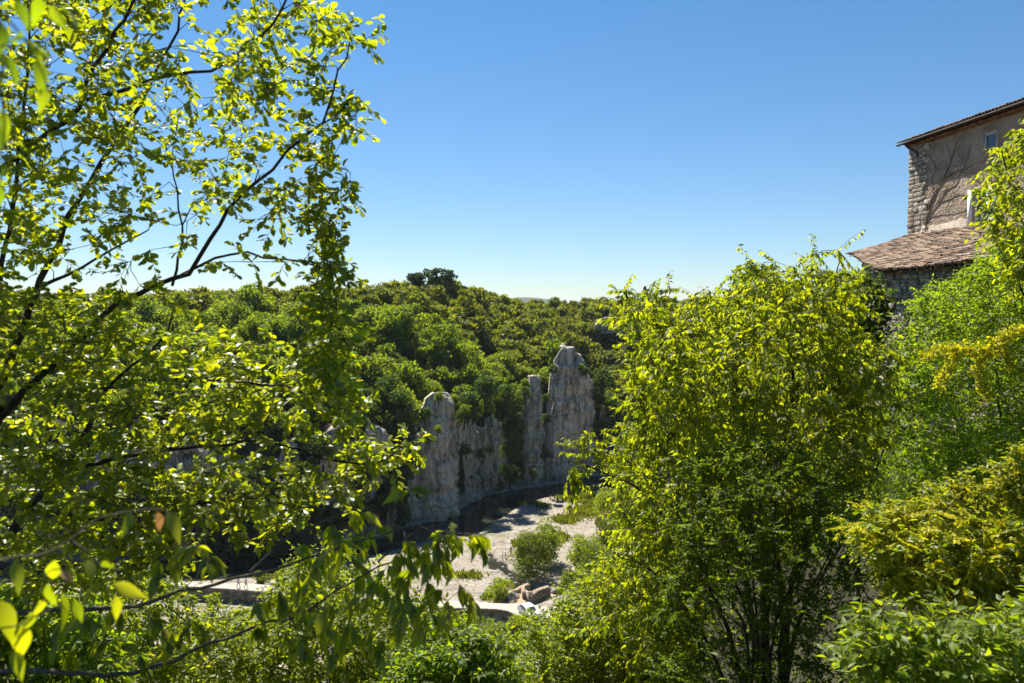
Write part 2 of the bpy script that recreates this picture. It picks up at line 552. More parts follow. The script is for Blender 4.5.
def sprigs(tips, dirs, n_sprig, length, n_leaf, size, T, droop=0.3, spread=0.9, side=0.9, up_jit=0.5, size_jit=0.3, stems=None, stem_r=0.0015, rosette=0.0, up=(0, 0, 1), leaf_droop=None):
    """leafy sprigs round each tip; returns leaf verts, faces"""
    m = len(tips) * n_sprig
    base = np.repeat(tips, n_sprig, 0)
    d0 = np.repeat(dirs, n_sprig, 0)
    sd = nrm(d0 * (1 - spread * 0.5) + spread * rng.standard_normal((m, 3)) * np.array([1, 1, 0.7]) - np.array([0, 0, droop * 0.5]))
    Ls = length * (0.6 + 0.8 * rng.random(m))
    if stems is not None:
        for b, s, l in zip(base, sd, Ls):
            mid = b + s * l * 0.5 + np.array([0, 0, 0.02 * l])
            stems.tube(np.array([b, mid, b + s * l - np.array([0, 0, droop * 0.25 * l])]), [stem_r * 1.4, stem_r, stem_r * 0.7], 3)
    t = (np.arange(n_leaf)[None, :] + rng.random((m, n_leaf)) * 0.7) / n_leaf
    t = 1 - (1 - t) ** (1 + rosette)
    q = base[:, None] + sd[:, None] * (Ls[:, None] * t)[..., None]
    q[..., 2] -= droop * 0.25 * Ls[:, None] * t ** 2
    sidev = nrm(np.cross(sd, nrm(np.array(up) + 0.35 * rng.standard_normal((m, 3)))))
    sg = np.where((np.arange(n_leaf) % 2) == 0, 1.0, -1.0)[None, :, None]
    ax = sd[:, None] * (0.55 + 0.3 * rng.random((m, n_leaf, 1))) + sidev[:, None] * sg * side + 0.3 * rng.standard_normal((m, n_leaf, 3))
    ax[..., 2] -= droop if leaf_droop is None else leaf_droop
    upv = np.array(up) + up_jit * rng.standard_normal((m, n_leaf, 3))
    sz = size * (1 - size_jit + 2 * size_jit * rng.random((m, n_leaf)))
    return leaves_geo(q.reshape(-1, 3), ax.reshape(-1, 3), upv.reshape(-1, 3), sz.reshape(-1), T)

def plant(name, label, cat, limbs, targets, leafm, base, bark='bark', group=None, trunk_name='trunk', twig_r=0.004, step=0.12, lift=0.15, stem_r=0.0015, want_stems=True, **sp):
    """a tree or shrub: trunk with all its branches, crown of leaves"""
    t = thing(name, label, cat, group=group)
    mb, ed = grow(limbs, targets, twig_r, step, lift=lift)
    v, f = sprigs(targets, ed, stems=mb if want_stems else None, stem_r=stem_r, **sp)
    mb.build(trunk_name, M[bark], t, smooth=True)
    mesh_np('crown', v, f, M[leafm], t)
    bring_base(t, tuple(float(q) for q in base))
    return t
# ------------------------------------------------------------------ terrain
WATER = -47.3
def _tab(pp, z):
    q = np.array([PZ(a, b, z) for a, b in pp])
    return q[:, 0], q[:, 1]
FX, FY = _tab([(-900, 552), (-200, 560), (100, 562), (200, 560), (320, 553), (370, 543), (398, 531), (440, 519), (466, 507), (486, 496), (510, 491), (557, 484), (589, 477), (650, 471), (800, 469), (1400, 480)], WATER)
NX, NY = _tab([(-900, 588), (-200, 584), (100, 581), (210, 579), (270, 576), (320, 566), (380, 553), (440, 537), (480, 531), (498, 519), (516, 507), (545, 497), (592, 490), (650, 484), (800, 481), (1400, 492)], WATER)
def far_bank(x): return np.interp(x, FX, FY)
def near_bank(x): return np.interp(x, NX, NY)
def sstep(a, b, x):
    t = np.clip((x - a) / (b - a), 0, 1)
    return t * t * (3 - 2 * t)

BROOK = np.array([PZ(a, b, WATER)[:2] for a, b in [(474, 541), (480, 549), (486, 558), (497, 565), (508, 572), (517, 581), (524, 590)]])
def seg_dist(x, y, line):
    d = np.full(np.shape(x), 1e9)
    for a, b in zip(line[:-1], line[1:]):
        ab = b - a
        t = np.clip(((x - a[0]) * ab[0] + (y - a[1]) * ab[1]) / (ab @ ab), 0, 1)
        d = np.minimum(d, np.hypot(x - a[0] - t * ab[0], y - a[1] - t * ab[1]))
    return d

SLOPE_Y = [-60, -10, 0, 3, 6, 12, 22, 40, 60, 80, 96, 112, 400]
SLOPE_Z = [-1.0, -1.7, -1.75, -2.0, -3.7, -7.0, -12.5, -23, -34, -42, -46.4, -46.9, -46.9]
HOUSE_Y = [-60, 0, 6, 20, 48, 60, 110, 150, 400]
HOUSE_Z = [-1.0, -1.8, -3.0, -4.6, -5.0, -9, -44, -46.8, -46.8]
CTX = [-400, -130, -60, -35, -20, -11, 0, 8, 20, 27, 34, 60, 120, 400]
CTZ = [-20, -22, -24, -27, -27, -27, -27, -25, -25, -43, -44, -40, -30, -25]
def ground(x, y):
    x, y = np.broadcast_arrays(np.asarray(x, float), np.asarray(y, float))
    fb, nb = far_bank(x), near_bank(x)
    n1 = fbm(x / 30, y / 30, 1.5, 3)
    n2 = fbm(x / 5, y / 5, 2.5, 3)
    hs = sstep(6, 13, x - 0.05 * y)
    near = np.interp(y, SLOPE_Y, SLOPE_Z) * (1 - hs) + np.interp(y, HOUSE_Y, HOUSE_Z) * hs
    near = near + 0.12 * n2 * sstep(4, 20, y)
    near = np.where(near < -46.5, -46.75 + 0.10 * n1 + 0.04 * n2, near)
    # banks and bed
    up = np.clip((nb - y) / 9, 0, 1)
    near = np.where(y > 90, np.maximum(near * up + (WATER + 0.12 + 0.06 * n2) * (1 - up), WATER + 0.05 * n2), near)
    brook = seg_dist(x, y, BROOK)
    near = near - 0.75 * (1 - sstep(0.4, 2.6, brook + 1.2 * n2 - np.clip((140 - y) * 0.06, 0, 0.8))) * (y > 90)
    bed = WATER - 0.9
    t1 = sstep(-1.2, 1.4, y - nb + 0.7 * n2)
    z = near * (1 - t1) + bed * t1
    s = y - fb
    shelf = WATER + 0.7 + 0.2 * n2
    t2 = sstep(-0.9, 0.5, s + 0.4 * n2)
    z = z * (1 - t2) + shelf * t2
    # behind the cliff foot
    ct = np.interp(x, CTX, CTZ)
    plat = np.interp(x, [-250, -90, -35, -18, 0, 40, 120], [-5, -4.5, -1.5, -1.2, -6.0, -10.0, -10.0])
    rise = ct * 0 + sstep(0, 1, np.clip((s - 8) / np.interp(x, [-60, -20, 0, 30, 60], [100, 100, 130, 150, 130]), 0, 1)) 
    lin = np.clip((s - 8) / np.interp(x, [-60, -20, 0, 30, 60], [100, 105, 130, 150, 130]), 0, 1)
    rise = 0.35 * rise + 0.65 * (1 - (1 - lin) ** 1.5)
    hill = ct + (plat - ct) * rise + 1.5 * n1 * sstep(8, 30, s)
    z = np.where(s > 3.5, shelf + (hill - shelf) * sstep(4.5, 8, s), z)
    z = z + 5.5 * sstep(311, 315, y) * sstep(20, 32, x)
    z = z + (-14 - z) * sstep(420, 900, y) * (s > 3.5)
    return z

def axis_pts(lo, hi, fine_lo, fine_hi, f, grow_=1.12):
    a = list(np.arange(fine_lo, fine_hi + f, f))
    st = f
    while a[-1] < hi:
        st *= grow_; a.append(a[-1] + st)
    st = f
    while a[0] > lo:
        st *= grow_; a.insert(0, a[0] - st)
    return np.array(a)
gx = axis_pts(-9000, 9000, -75, 50, 1.0)
gy = np.concatenate([axis_pts(-400, 100, -10, 108, 2.0), axis_pts(110.0, 14000, 110, 232, 1.0)])
gy = np.unique(np.round(gy[(gy > -400)], 3))
GX, GY = np.meshgrid(gx, gy)
GZ = ground(GX, GY)
nxx, nyy = len(gx), len(gy)
ii = (np.arange(nyy - 1)[:, None] * nxx + np.arange(nxx - 1)[None, :]).ravel()
gf = np.stack([ii, ii + 1, ii + nxx + 1, ii + nxx], 1)

def ground_mat():
    m, nt = new_mat('valley ground')
    L = nt.links.new
    tc = N(nt, "ShaderNodeTexCoord")
    sepx = N(nt, "ShaderNodeSeparateXYZ"); L(tc.outputs["Object"], sepx.inputs[0])
    def noise(sc, det=5, rough=0.6):
        n = N(nt, "ShaderNodeTexNoise"); n.inputs["Scale"].default_value = sc; n.inputs["Detail"].default_value = det
        n.inputs["Roughness"].default_value = rough
        L(tc.outputs["Object"], n.inputs["Vector"]); return n.outputs["Fac"]
    # gravel
    peb = N(nt, "ShaderNodeTexVoronoi"); peb.inputs["Scale"].default_value = 3.0
    L(tc.outputs["Object"], peb.inputs["Vector"])
    sc = N(nt, "ShaderNodeSeparateColor"); L(peb.outputs["Color"], sc.inputs[0])
    mixf = N(nt, "ShaderNodeMix"); mixf.inputs[0].default_value = 0.68
    L(sc.outputs[0], mixf.inputs[2]); L(noise(0.35, 6, 0.7), mixf.inputs[3])
    gr = ramp(nt, [(0.25, (0.10, 0.085, 0.065)), (0.45, (0.215, 0.188, 0.15)), (0.7, (0.31, 0.28, 0.23))])
    L(mixf.outputs[0], gr.inputs[0])
    # low weeds on the gravel
    wd_ = ramp(nt, [(0.3, (0.07, 0.085, 0.025)), (0.7, (0.16, 0.155, 0.05))]); L(noise(1.5), wd_.inputs[0])
    wm = ramp(nt, [(0.56, (0, 0, 0)), (0.66, (1, 1, 1))]); L(noise(0.11, 5, 0.6), wm.inputs[0])
    g2 = N(nt, "ShaderNodeMix", data_type='RGBA')
    wmm = N(nt, "ShaderNodeMath", operation='MULTIPLY'); wmm.inputs[1].default_value = 0.75; L(wm.outputs[0], wmm.inputs[0])
    L(wmm.outputs[0], g2.inputs[0]); L(gr.outputs[0], g2.inputs[6]); L(wd_.outputs[0], g2.inputs[7])
    # soil and leaf litter of the slopes
    so = ramp(nt, [(0.3, (0.02, 0.022, 0.010)), (0.55, (0.04, 0.038, 0.018)), (0.75, (0.075, 0.065, 0.035))]); L(noise(1.2, 6, 0.7), so.inputs[0])
    zr = N(nt, "ShaderNodeMapRange"); zr.inputs["From Min"].default_value = -45.6; zr.inputs["From Max"].default_value = -44.2
    L(sepx.outputs[2], zr.inputs["Value"])
    g3 = N(nt, "ShaderNodeMix", data_type='RGBA')
    L(zr.outputs[0], g3.inputs[0]); L(g2.outputs[2], g3.inputs[6]); L(so.outputs[0], g3.inputs[7])
    # wet margin at the water line
    wr = N(nt, "ShaderNodeMapRange"); wr.inputs["From Min"].default_value = -47.38; wr.inputs["From Max"].default_value = -47.12
    L(sepx.outputs[2], wr.inputs["Value"])
    wet = ramp(nt, [(0, (0.035, 0.032, 0.022)), (1, (1, 1, 1))]); L(wr.outputs[0], wet.inputs[0])
    g4 = N(nt, "ShaderNodeMix", data_type='RGBA', blend_type='MULTIPLY'); g4.inputs[0].default_value = 1
    L(g3.outputs[2], g4.inputs[6]); L(wet.outputs[0], g4.inputs[7])
    bp = N(nt, "ShaderNodeBump"); bp.inputs["Strength"].default_value = 0.5; bp.inputs["Distance"].default_value = 0.12
    L(mixf.outputs[0], bp.inputs["Height"])
    bs = N(nt, "ShaderNodeBsdfPrincipled"); bs.inputs["Roughness"].default_value = 0.95; bs.inputs["Specular IOR Level"].default_value = 0.15
    L(g4.outputs[2], bs.inputs["Base Color"]); L(bp.outputs[0], bs.inputs["Normal"])
    out = N(nt, "ShaderNodeOutputMaterial"); L(bs.outputs[0], out.inputs[0])
    return m
terr = mesh_np('terrain', np.stack([GX, GY, GZ], -1).reshape(-1, 3), gf, ground_mat(), smooth=True)
terr["kind"] = "structure"

# river
def water_mat():
    m, nt = new_mat('river water')
    L = nt.links.new
    tc = N(nt, "ShaderNodeTexCoord")
    nz = N(nt, "ShaderNodeTexNoise"); nz.inputs["Scale"].default_value = 0.9; nz.inputs["Detail"].default_value = 4
    L(tc.outputs["Object"], nz.inputs["Vector"])
    bp = N(nt, "ShaderNodeBump"); bp.inputs["Strength"].default_value = 0.12; bp.inputs["Distance"].default_value = 0.15
    L(nz.outputs["Fac"], bp.inputs["Height"])
    n2 = N(nt, "ShaderNodeTexNoise"); n2.inputs["Scale"].default_value = 0.12; L(tc.outputs["Object"], n2.inputs["Vector"])
    rp = ramp(nt, [(0.35, (0.012, 0.016, 0.012)), (0.65, (0.034, 0.034, 0.025))]); L(n2.outputs["Fac"], rp.inputs[0])
    bs = N(nt, "ShaderNodeBsdfPrincipled"); bs.inputs["Roughness"].default_value = 0.08; bs.inputs["IOR"].default_value = 1.33
    L(rp.outputs[0], bs.inputs["Base Color"]); L(bp.outputs[0], bs.inputs["Normal"])
    out = N(nt, "ShaderNodeOutputMaterial"); L(bs.outputs[0], out.inputs[0])
    return m
wx = np.concatenate([np.arange(-330, 330, 6.0)])
wv, wf = [], []
for i, x in enumerate(wx):
    a = min(near_bank(x), 400) - 4; b = far_bank(x) + 2.5
    if -12 < x < 8: a = 116
    wv += [(x, a, WATER), (x, b, WATER)]
    if i: wf.append([2 * i - 2, 2 * i, 2 * i + 1, 2 * i - 1])
o = mesh_np('river', np.array(wv), np.array(wf), water_mat()); o["kind"] = "structure"

# ------------------------------------------------------------------ limestone cliff over the river
def cliff_mat():
    m, nt = new_mat('limestone cliff')
    L = nt.links.new
    tc = N(nt, "ShaderNodeTexCoord")
    def noise(sc, st, det=6, rough=0.65):
        mp = N(nt, "ShaderNodeMapping"); mp.inputs["Scale"].default_value = st
        L(tc.outputs["Object"], mp.inputs[0])
        n = N(nt, "ShaderNodeTexNoise"); n.inputs["Scale"].default_value = sc; n.inputs["Detail"].default_value = det; n.inputs["Roughness"].default_value = rough
        L(mp.outputs[0], n.inputs["Vector"]); return n.outputs["Fac"]
    a = noise(0.5, (1, 1, 0.22)); b = noise(0.9, (1, 1, 0.10)); c = noise(1.6, (0.15, 0.15, 1.0), 5)
    base = ramp(nt, [(0.32, (0.09, 0.08, 0.06)), (0.42, (0.40, 0.35, 0.275)), (0.54, (0.70, 0.63, 0.52)), (0.66, (0.62, 0.54, 0.42)), (0.8, (0.50, 0.37, 0.22))])
    L(a, base.inputs[0])
    st = ramp(nt, [(0.40, (0.10, 0.10, 0.09)), (0.53, (1, 1, 1))]); L(b, st.inputs[0])
    be = ramp(nt, [(0.36, (0.5, 0.48, 0.45)), (0.46, (1, 1, 1))]); L(c, be.inputs[0])
    m1 = N(nt, "ShaderNodeMix", data_type='RGBA', blend_type='MULTIPLY'); m1.inputs[0].default_value = 0.6
    L(base.outputs[0], m1.inputs[6]); L(st.outputs[0], m1.inputs[7])
    m2 = N(nt, "ShaderNodeMix", data_type='RGBA', blend_type='MULTIPLY'); m2.inputs[0].default_value = 0.55
    L(m1.outputs[2], m2.inputs[6]); L(be.outputs[0], m2.inputs[7])
    ad = N(nt, "ShaderNodeMath", operation='ADD'); L(a, ad.inputs[0]); L(c, ad.inputs[1])
    bp = N(nt, "ShaderNodeBump"); bp.inputs["Strength"].default_value = 1.0; bp.inputs["Distance"].default_value = 0.9
    L(ad.outputs[0], bp.inputs["Height"])
    bs = N(nt, "ShaderNodeBsdfPrincipled"); bs.inputs["Roughness"].default_value = 0.95; bs.inputs["Specular IOR Level"].default_value = 0.15
    L(m2.outputs[2], bs.inputs["Base Color"]); L(bp.outputs[0], bs.inputs["Normal"])
    out = N(nt, "ShaderNodeOutputMaterial"); L(bs.outputs[0], out.inputs[0])
    return m
M['cliff'] = cliff_mat()
TOPS = [(-900, 455), (-200, 455), (100, 450), (200, 445), (270, 470), (285, 445), (297, 445), (303, 480), (318, 440), (330, 430), (343, 420), (350, 440), (356, 470), (366, 440), (372, 422), (380, 428), (385, 455), (392, 480), (404, 465), (411, 440), (416, 425), (424, 415), (430, 400), (434, 394), (447, 392), (455, 398), (460, 415), (464, 424), (470, 420), (478, 424), (484, 434), (492, 416), (498, 412), (503, 425), (514, 430), (522, 405), (531, 380), (536, 375), (542, 377), (544, 430), (547, 430), (548.5, 379), (552, 373), (555, 374), (556.5, 362), (559, 356), (561, 348), (566, 344), (571, 346), (575, 346), (578, 354), (581, 360), (583, 371), (585, 371), (588, 377), (591, 380), (594, 396), (597, 430)]
OUTS = [(-900, 0), (200, 0), (285, 1.0), (303, -1.5), (343, 1.0), (356, -1.5), (375, 1.2), (392, -2.5), (404, -2.0), (418, 0.3), (430, 1.6), (436, 2.6), (455, 2.6), (460, 1.0), (465, -0.5), (478, 1.0), (485, 0.0), (494, 1.0), (500, 0.5), (505, -2.5), (520, -3), (528, 0.5), (541, 0.8), (544.5, -2.5), (546.5, -2.5), (549, 1.2), (570, 1.8), (590, 1.6), (600, 0)]
# foot line on the far bank, turning into the side ravine at its right end
fx = np.arange(-170, 21.5, 0.27)
foot = np.stack([fx, far_bank(fx) + 3.5], 1)
cx0, cy0 = foot[-1]
arc = np.array([[cx0 + 2.4 * math.sin(a), cy0 + 2.4 * (1 - math.cos(a))] for a in np.linspace(0.1, math.pi / 2, 9)])
tail = np.stack([np.full(70, arc[-1, 0]) + np.linspace(0, 4, 70), arc[-1, 1] + np.arange(70) * 0.45], 1)
foot = np.vstack([foot, arc, tail])
tang = nrm(np.gradient(foot, axis=0))
outn = np.stack([tang[:, 1], -tang[:, 0]], 1)        # towards the river
fpx, fpy, _ = to_px(np.column_stack([foot, np.full(len(foot), -47.0)]))
fpx[-len(tail):] = 594 + np.linspace(0, 12, len(tail))
arc_s = np.concatenate([[0], np.cumsum(np.linalg.norm(np.diff(foot, axis=0), axis=1))])
# what matters is where the displaced face stands, not the foot line
o0_ = np.interp(fpx, *zip(*OUTS))
m_ = len(foot) - len(tail)
for it_ in range(3):
    q_ = foot + outn * (o0_ + 0.3)[:, None]
    f2_, _, _ = to_px(np.column_stack([q_, np.full(len(q_), -20.0)]))
    fpx[:m_] = f2_[:m_]
    o0_ = np.interp(fpx, *zip(*OUTS))
fpx[:m_] = np.maximum.accumulate(fpx[:m_])
tp = np.interp(fpx, *zip(*TOPS))
topz = -(tp - 303.3) / F * (foot[:, 1] + 1.2)
topz += 0.5 * vnoise(arc_s / 1.5, 0.5) + 0.3 * vnoise(arc_s / 0.7, 3.5)
outo = np.interp(fpx, *zip(*OUTS))
leanv = nrm(foot)          # the face leans back, and the tops run back, away from the valley
NH, NC, NB = 128, 9, 14
rows = []
for k in range(NH + NC + NB):
    if k < NH:
        h = k / (NH - 1)
        z = -48.3 + (topz + 48.3) * h
        sink = 0.0
        back = 0.10 * (z + 48)
        edge = np.clip((h - 0.93) / 0.07, 0, 1) ** 2 * 0.7
    elif k < NH + NC:
        c = (k - NH + 1) / NC
        z = topz + 0.45 * vnoise(arc_s / 1.1, c * 3 + 0.3) - 0.6 * c
        back = 0.10 * (topz + 48) + 5.5 * c
        edge = 0.7
    else:
        c = (k - NH - NC + 1) / NB
        z = topz - 0.6 - 12 * c
        back = 0.10 * (topz + 48) + 5.5 + 2 * c
        edge = 0.7
    col1 = 1 - np.abs(vnoise(arc_s / 5.5, z / 45 + 3.1)) * 2
    col2 = 1 - np.abs(vnoise(arc_s / 2.1 + 9, z / 22 + 1.7)) * 2
    col3 = vnoise(arc_s / 0.9 + 4, z / 6)
    strata = vnoise(arc_s / 14, z / 1.5 + 0.5) + 0.6 * vnoise(arc_s / 5, z / 0.7)
    blk = fbm(arc_s / 3.0, z / 3.0, 5.5, 3)
    under = -0.9 * np.exp(-((z + 41.5 + 1.2 * vnoise(arc_s / 18, 8.5)) / 0.5) ** 2)     # undercut ledge low on the face
    wv_ = arc_s + 1.2 * vnoise(arc_s / 9, z / 9 + 2.2)
    crack = -1.3 * np.exp(-(vnoise(wv_ / 3.6, z / 70 + 5.3) / 0.06) ** 2) - 0.6 * np.exp(-(vnoise(wv_ / 1.6, z / 30 + 9.3) / 0.07) ** 2)
    bed_ = -0.45 * np.exp(-(vnoise(arc_s / 30, z / 3.2 + 4.4) / 0.10) ** 2) * (0.4 + 0.6 * (vnoise(arc_s / 6, z / 8) > -0.2))
    off = crack + bed_ + outo + 1.25 * col1 + 0.8 * col2 + 0.4 * col3 + 0.45 * strata + 0.9 * blk + under - edge
    rows.append(np.column_stack([foot + outn * np.broadcast_to(off, (len(foot),))[:, None] + leanv * np.broadcast_to(back, (len(foot),))[:, None], np.broadcast_to(z, (len(foot),))]))
cv = np.array(rows)
nr, nc = cv.shape[:2]
ii = (np.arange(nr - 1)[:, None] * nc + np.arange(nc - 1)[None, :]).ravel()
o = mesh_np('cliff', cv.reshape(-1, 3), np.stack([ii, ii + 1, ii + nc + 1, ii + nc], 1), M['cliff'])
o["kind"] = "structure"

# small grey ledge at the plateau rim far right, and the blue hill on the horizon
def rock_band(name, pts, h, depth, seed):
    ln = smooth_line(pts, 0.8)
    t = nrm(np.gradient(ln, axis=0)); n2 = np.stack([t[:, 1], -t[:, 0]], 1)
    s = np.arange(len(ln)) * 0.8
    R = []
    for k in range(16):
        hh = k / 11 if k < 12 else 1
        bk = 0 if k < 12 else (k - 11) * depth / 4
        off = 1.6 * fbm(s / 6 + seed, hh * h / 2.5, seed, 4) + 0.35 * vnoise(s / 6, hh * h / 0.9 + seed) - bk - 0.3 * hh
        R.append(np.column_stack([ln[:, :2] + n2 * off[:, None], ln[:, 2] - 1 + (h + 1) * hh + 0.9 * hh * vnoise(s / 3, seed)]))
    R = np.array(R); nr, nc = R.shape[:2]
    ii = (np.arange(nr - 1)[:, None] * nc + np.arange(nc - 1)[None, :]).ravel()
    o = mesh_np(name, R.reshape(-1, 3), np.stack([ii, ii + 1, ii + nc + 1, ii + nc], 1), M['cliff'])
    o["kind"] = "structure"
rock_band('rock_ledge', [P(592, 332, 320), P(604, 331, 313), P(618, 330, 309), P(632, 331, 312), P(655, 331, 307), P(690, 331, 311), P(760, 331, 309)], 5.0, 7, 2.2)
hx = np.linspace(-700, 900, 80)
hy = np.linspace(4100, 5200, 24)
HX, HY = np.meshgrid(hx, hy)
HZ = -16 + (50 * np.exp(-((HX - 85) / 240) ** 2) + 22 * np.exp(-((HX + 420) / 200) ** 2)) * np.sin(np.pi * (HY - 4100) / 1100) + 1.5 * fbm(HX / 60, HY / 60, 1.2)
ii = (np.arange(23)[:, None] * 80 + np.arange(79)[None, :]).ravel()
o = mesh_np('distant_hill', np.stack([HX, HY, HZ], -1).reshape(-1, 3), np.stack([ii, ii + 1, ii + 81, ii + 80], 1),
            rough_mat('wooded hill', [(0.3, (0.015, 0.025, 0.018)), (0.7, (0.03, 0.042, 0.025))], 0.02, 6), smooth=True)
o["kind"] = "structure"

# ------------------------------------------------------------------ far trees
def mesh_multi(name, chunks, parent=None):
    """chunks: (verts, faces, material); one mesh"""
    vs, fs, mi, mats, n = [], [], [], [], 0
    for v, f, m in chunks:
        if m not in mats: mats.append(m)
        vs.append(v); f = np.asarray(f) + n; n += len(v)
        if f.shape[1] == 4: f = np.vstack([f[:, [0, 1, 2]], f[:, [0, 2, 3]]])
        fs.append(f); mi.append(np.full(len(f), mats.index(m), np.int32))
    o = mesh_np(name, np.vstack(vs), np.vstack(fs), mats, parent)
    o.data.polygons.foreach_set("material_index", np.concatenate(mi))
    return o

def puffs(r, h, n_puff, n_leaf, leaf, flat=0.8, shape='round'):
    """leaf clumps over many small rounded boughs; crown radius r, height h, base at z=0"""
    pos, nor = [], []
    for i in range(n_puff):
        u = rng.random()
        if shape == 'cone':
            hh = u ** 0.7; rad = r * (1.02 - hh) * (0.6 + 0.4 * rng.random()); pr = r * 0.38 * (1.1 - hh * 0.8)
        elif shape == 'umbrella':
            hh = 0.62 + 0.34 * rng.random(); rad = r * math.sqrt(rng.random()); pr = r * 0.34
        else:
            hh = 0.16 + 0.78 * u; prof = math.sqrt(max(0.05, 1 - ((hh - 0.42) / 0.62) ** 2)); rad = r * 0.78 * prof * rng.random() ** 0.4; pr = r * (0.26 + 0.18 * rng.random())
        a = rng.random() * 2 * math.pi
        c = np.array([rad * math.cos(a), rad * math.sin(a), hh * h])
        k = int(n_leaf / n_puff)
        d = nrm(rng.standard_normal((k, 3)) + np.array([0, 0, 0.35]))
        rr = pr * (0.72 + 0.36 * rng.random((k, 1)))
        pos.append(c + d * rr * np.array([1, 1, flat]))
        nor.append(nrm(d + 0.75 * rng.standard_normal((k, 3))))
    pos, nor = np.vstack(pos), np.vstack(nor)
    ax = nrm(np.cross(nor, rng.standard_normal(nor.shape)))
    return leaves_geo(pos, ax, nor, leaf * (0.6 + 0.8 * rng.random(len(pos))), T_TRI)

def trunk_chunk(h, r):
    mb = MB()
    mb.tube([(0, 0, -1.5), (0.05 * h, 0, h * 0.25), (0, 0.03 * h, h * 0.6)], [r, r * 0.8, r * 0.4], 5)
    for a in (0.4, 2.5, 4.4):
        mb.tube([(0.02 * h, 0, h * 0.3), (0.3 * h * math.cos(a) * 0.6, 0.3 * h * math.sin(a) * 0.6, h * 0.62)], [r * 0.5, r * 0.2], 4)
    return np.concatenate(mb.v), np.concatenate(mb.f4), M['bark']

def tree_proto(name, r, h, n_puff, n_leaf, leaf, mat, shape='round'):
    v, f = puffs(r, h, n_puff, n_leaf, leaf, shape=shape)
    o = mesh_multi(name, [(v, f, M[mat]), trunk_chunk(h, 0.16 + 0.02 * h)])
    me = o.data
    bpy.data.objects.remove(o)
    return me
PROTO = [tree_proto('broadleaf_tree', 3.2, h, npf, 3600, 0.34, 'wood_leaf') for h, npf in ((5.6, 26), (6.6, 34), (5.0, 16), (6.0, 44), (7.8, 24), (5.4, 12), (6.4, 20))]
PROTO_FAR = [tree_proto('broadleaf_tree', 3.2, h, npf, 900, 0.62, 'wood_leaf') for h, npf in ((5.6, 20), (6.6, 24), (5.0, 16))]
PROTO_PINE = [tree_proto('pine_tree', 3.0, 9.5, npf, 1500, 0.5, 'pine_leaf', sh) for npf, sh in ((16, 'umbrella'), (20, 'round'), (18, 'umbrella'))]
PROTO_CONE = [tree_proto('cedar_tree', 3.0, 9.0, 40, 1800, 0.45, 'pine_leaf', 'cone')]
PROTO_SCRUB = [tree_proto('scrub_tree', 3.0, 5.5, npf, 2200, 0.36, 'ivy_leaf') for npf in (22, 30)]

n_far = [0]
def put(me, name, loc, sc, label, cat, group, sz=1.0):
    o = bpy.data.objects.new(name, me)
    COL.objects.link(o)
    o.location = tuple(float(q) for q in loc)
    o.scale = (sc * random.uniform(.85, 1.2), sc * random.uniform(.85, 1.2), sc * sz * random.uniform(.85, 1.15))
    o.rotation_euler = (0, 0, random.uniform(0, 6.28))
    tag(o, label, cat, group)
    n_far[0] += 1
    return o

def zone(px, py):
    if px < 180: return 'rounded tree on the far slope behind the left oak trunk and boughs', 'trees behind the oak boughs'
    if px < 330: return 'bushy tree on the far slope seen through gaps between the oak leaves', 'trees seen through the oak leaves'
    if py < 318:
        if px < 520: return 'small rounded tree along the plateau skyline above the wooded slope', 'skyline trees over the slope'
        return 'low dark green tree on the far flat plateau rim near the rock ledge', 'trees on the far plateau rim'
    if px < 400: return 'yellow-green rounded tree on the slope right beside the oak leaves', 'slope trees beside the oak leaves'
    if px < 470: return 'yellow-green tree on the slope above the slim pale rock pillar', 'slope trees above the slim pillar'
    if px < 545: return 'dense green tree on the slope between the slim pillar and the broad rock tower', 'slope trees between pillar and tower'
    if px < 625: return 'soft green tree on the slope behind and beside the broad rock tower', 'slope trees behind the rock tower'
    return 'tree of the far wooded slope behind the yellow-green hackberry crown', 'slope trees behind the hackberry'

cand = []
for yy in np.arange(150, 392, 5.9):
    for xx in np.arange(-230, 235, 5.9):
        x = xx + rng.uniform(-2.2, 2.2); y = yy + rng.uniform(-2.2, 2.2)
        s = y - far_bank(x)
        ravine = x > 24
        if s < (7.5 if not ravine else 4): continue
        if abs(x - 5) < 0: continue
        z = float(ground(x, y))
        px, py, _ = to_px((x, y, z + 4))
        if px < -140 or px > 1100 or (28 < x and 306 < y < 314 and rng.random() < 0.45): continue
        cand.append((y, x, z, float(px), float(py)))
cand.sort()
named = 0
rest = []
for (y, x, z, px, py) in cand:
    # skip what stands on the tops of the rock towers
    k = float(0.75 + 0.95 * rng.random() ** 1.5)
    if y > 300: k *= 0.85
    if 28 < x and 300 < y < 314: k *= 0.6
    if s < 24 and not ravine: k *= 0.6 + 0.4 * max(0, s - 9) / 15
    if 0 < px < 640 and named < 262:
        l, g = zone(px, py)
        put(PROTO[rng.integers(len(PROTO))], 'broadleaf_tree', (x, y, z - 0.6), k, l, 'tree', g)
        named += 1
    else:
        rest.append((x, y, z - 0.6, k))
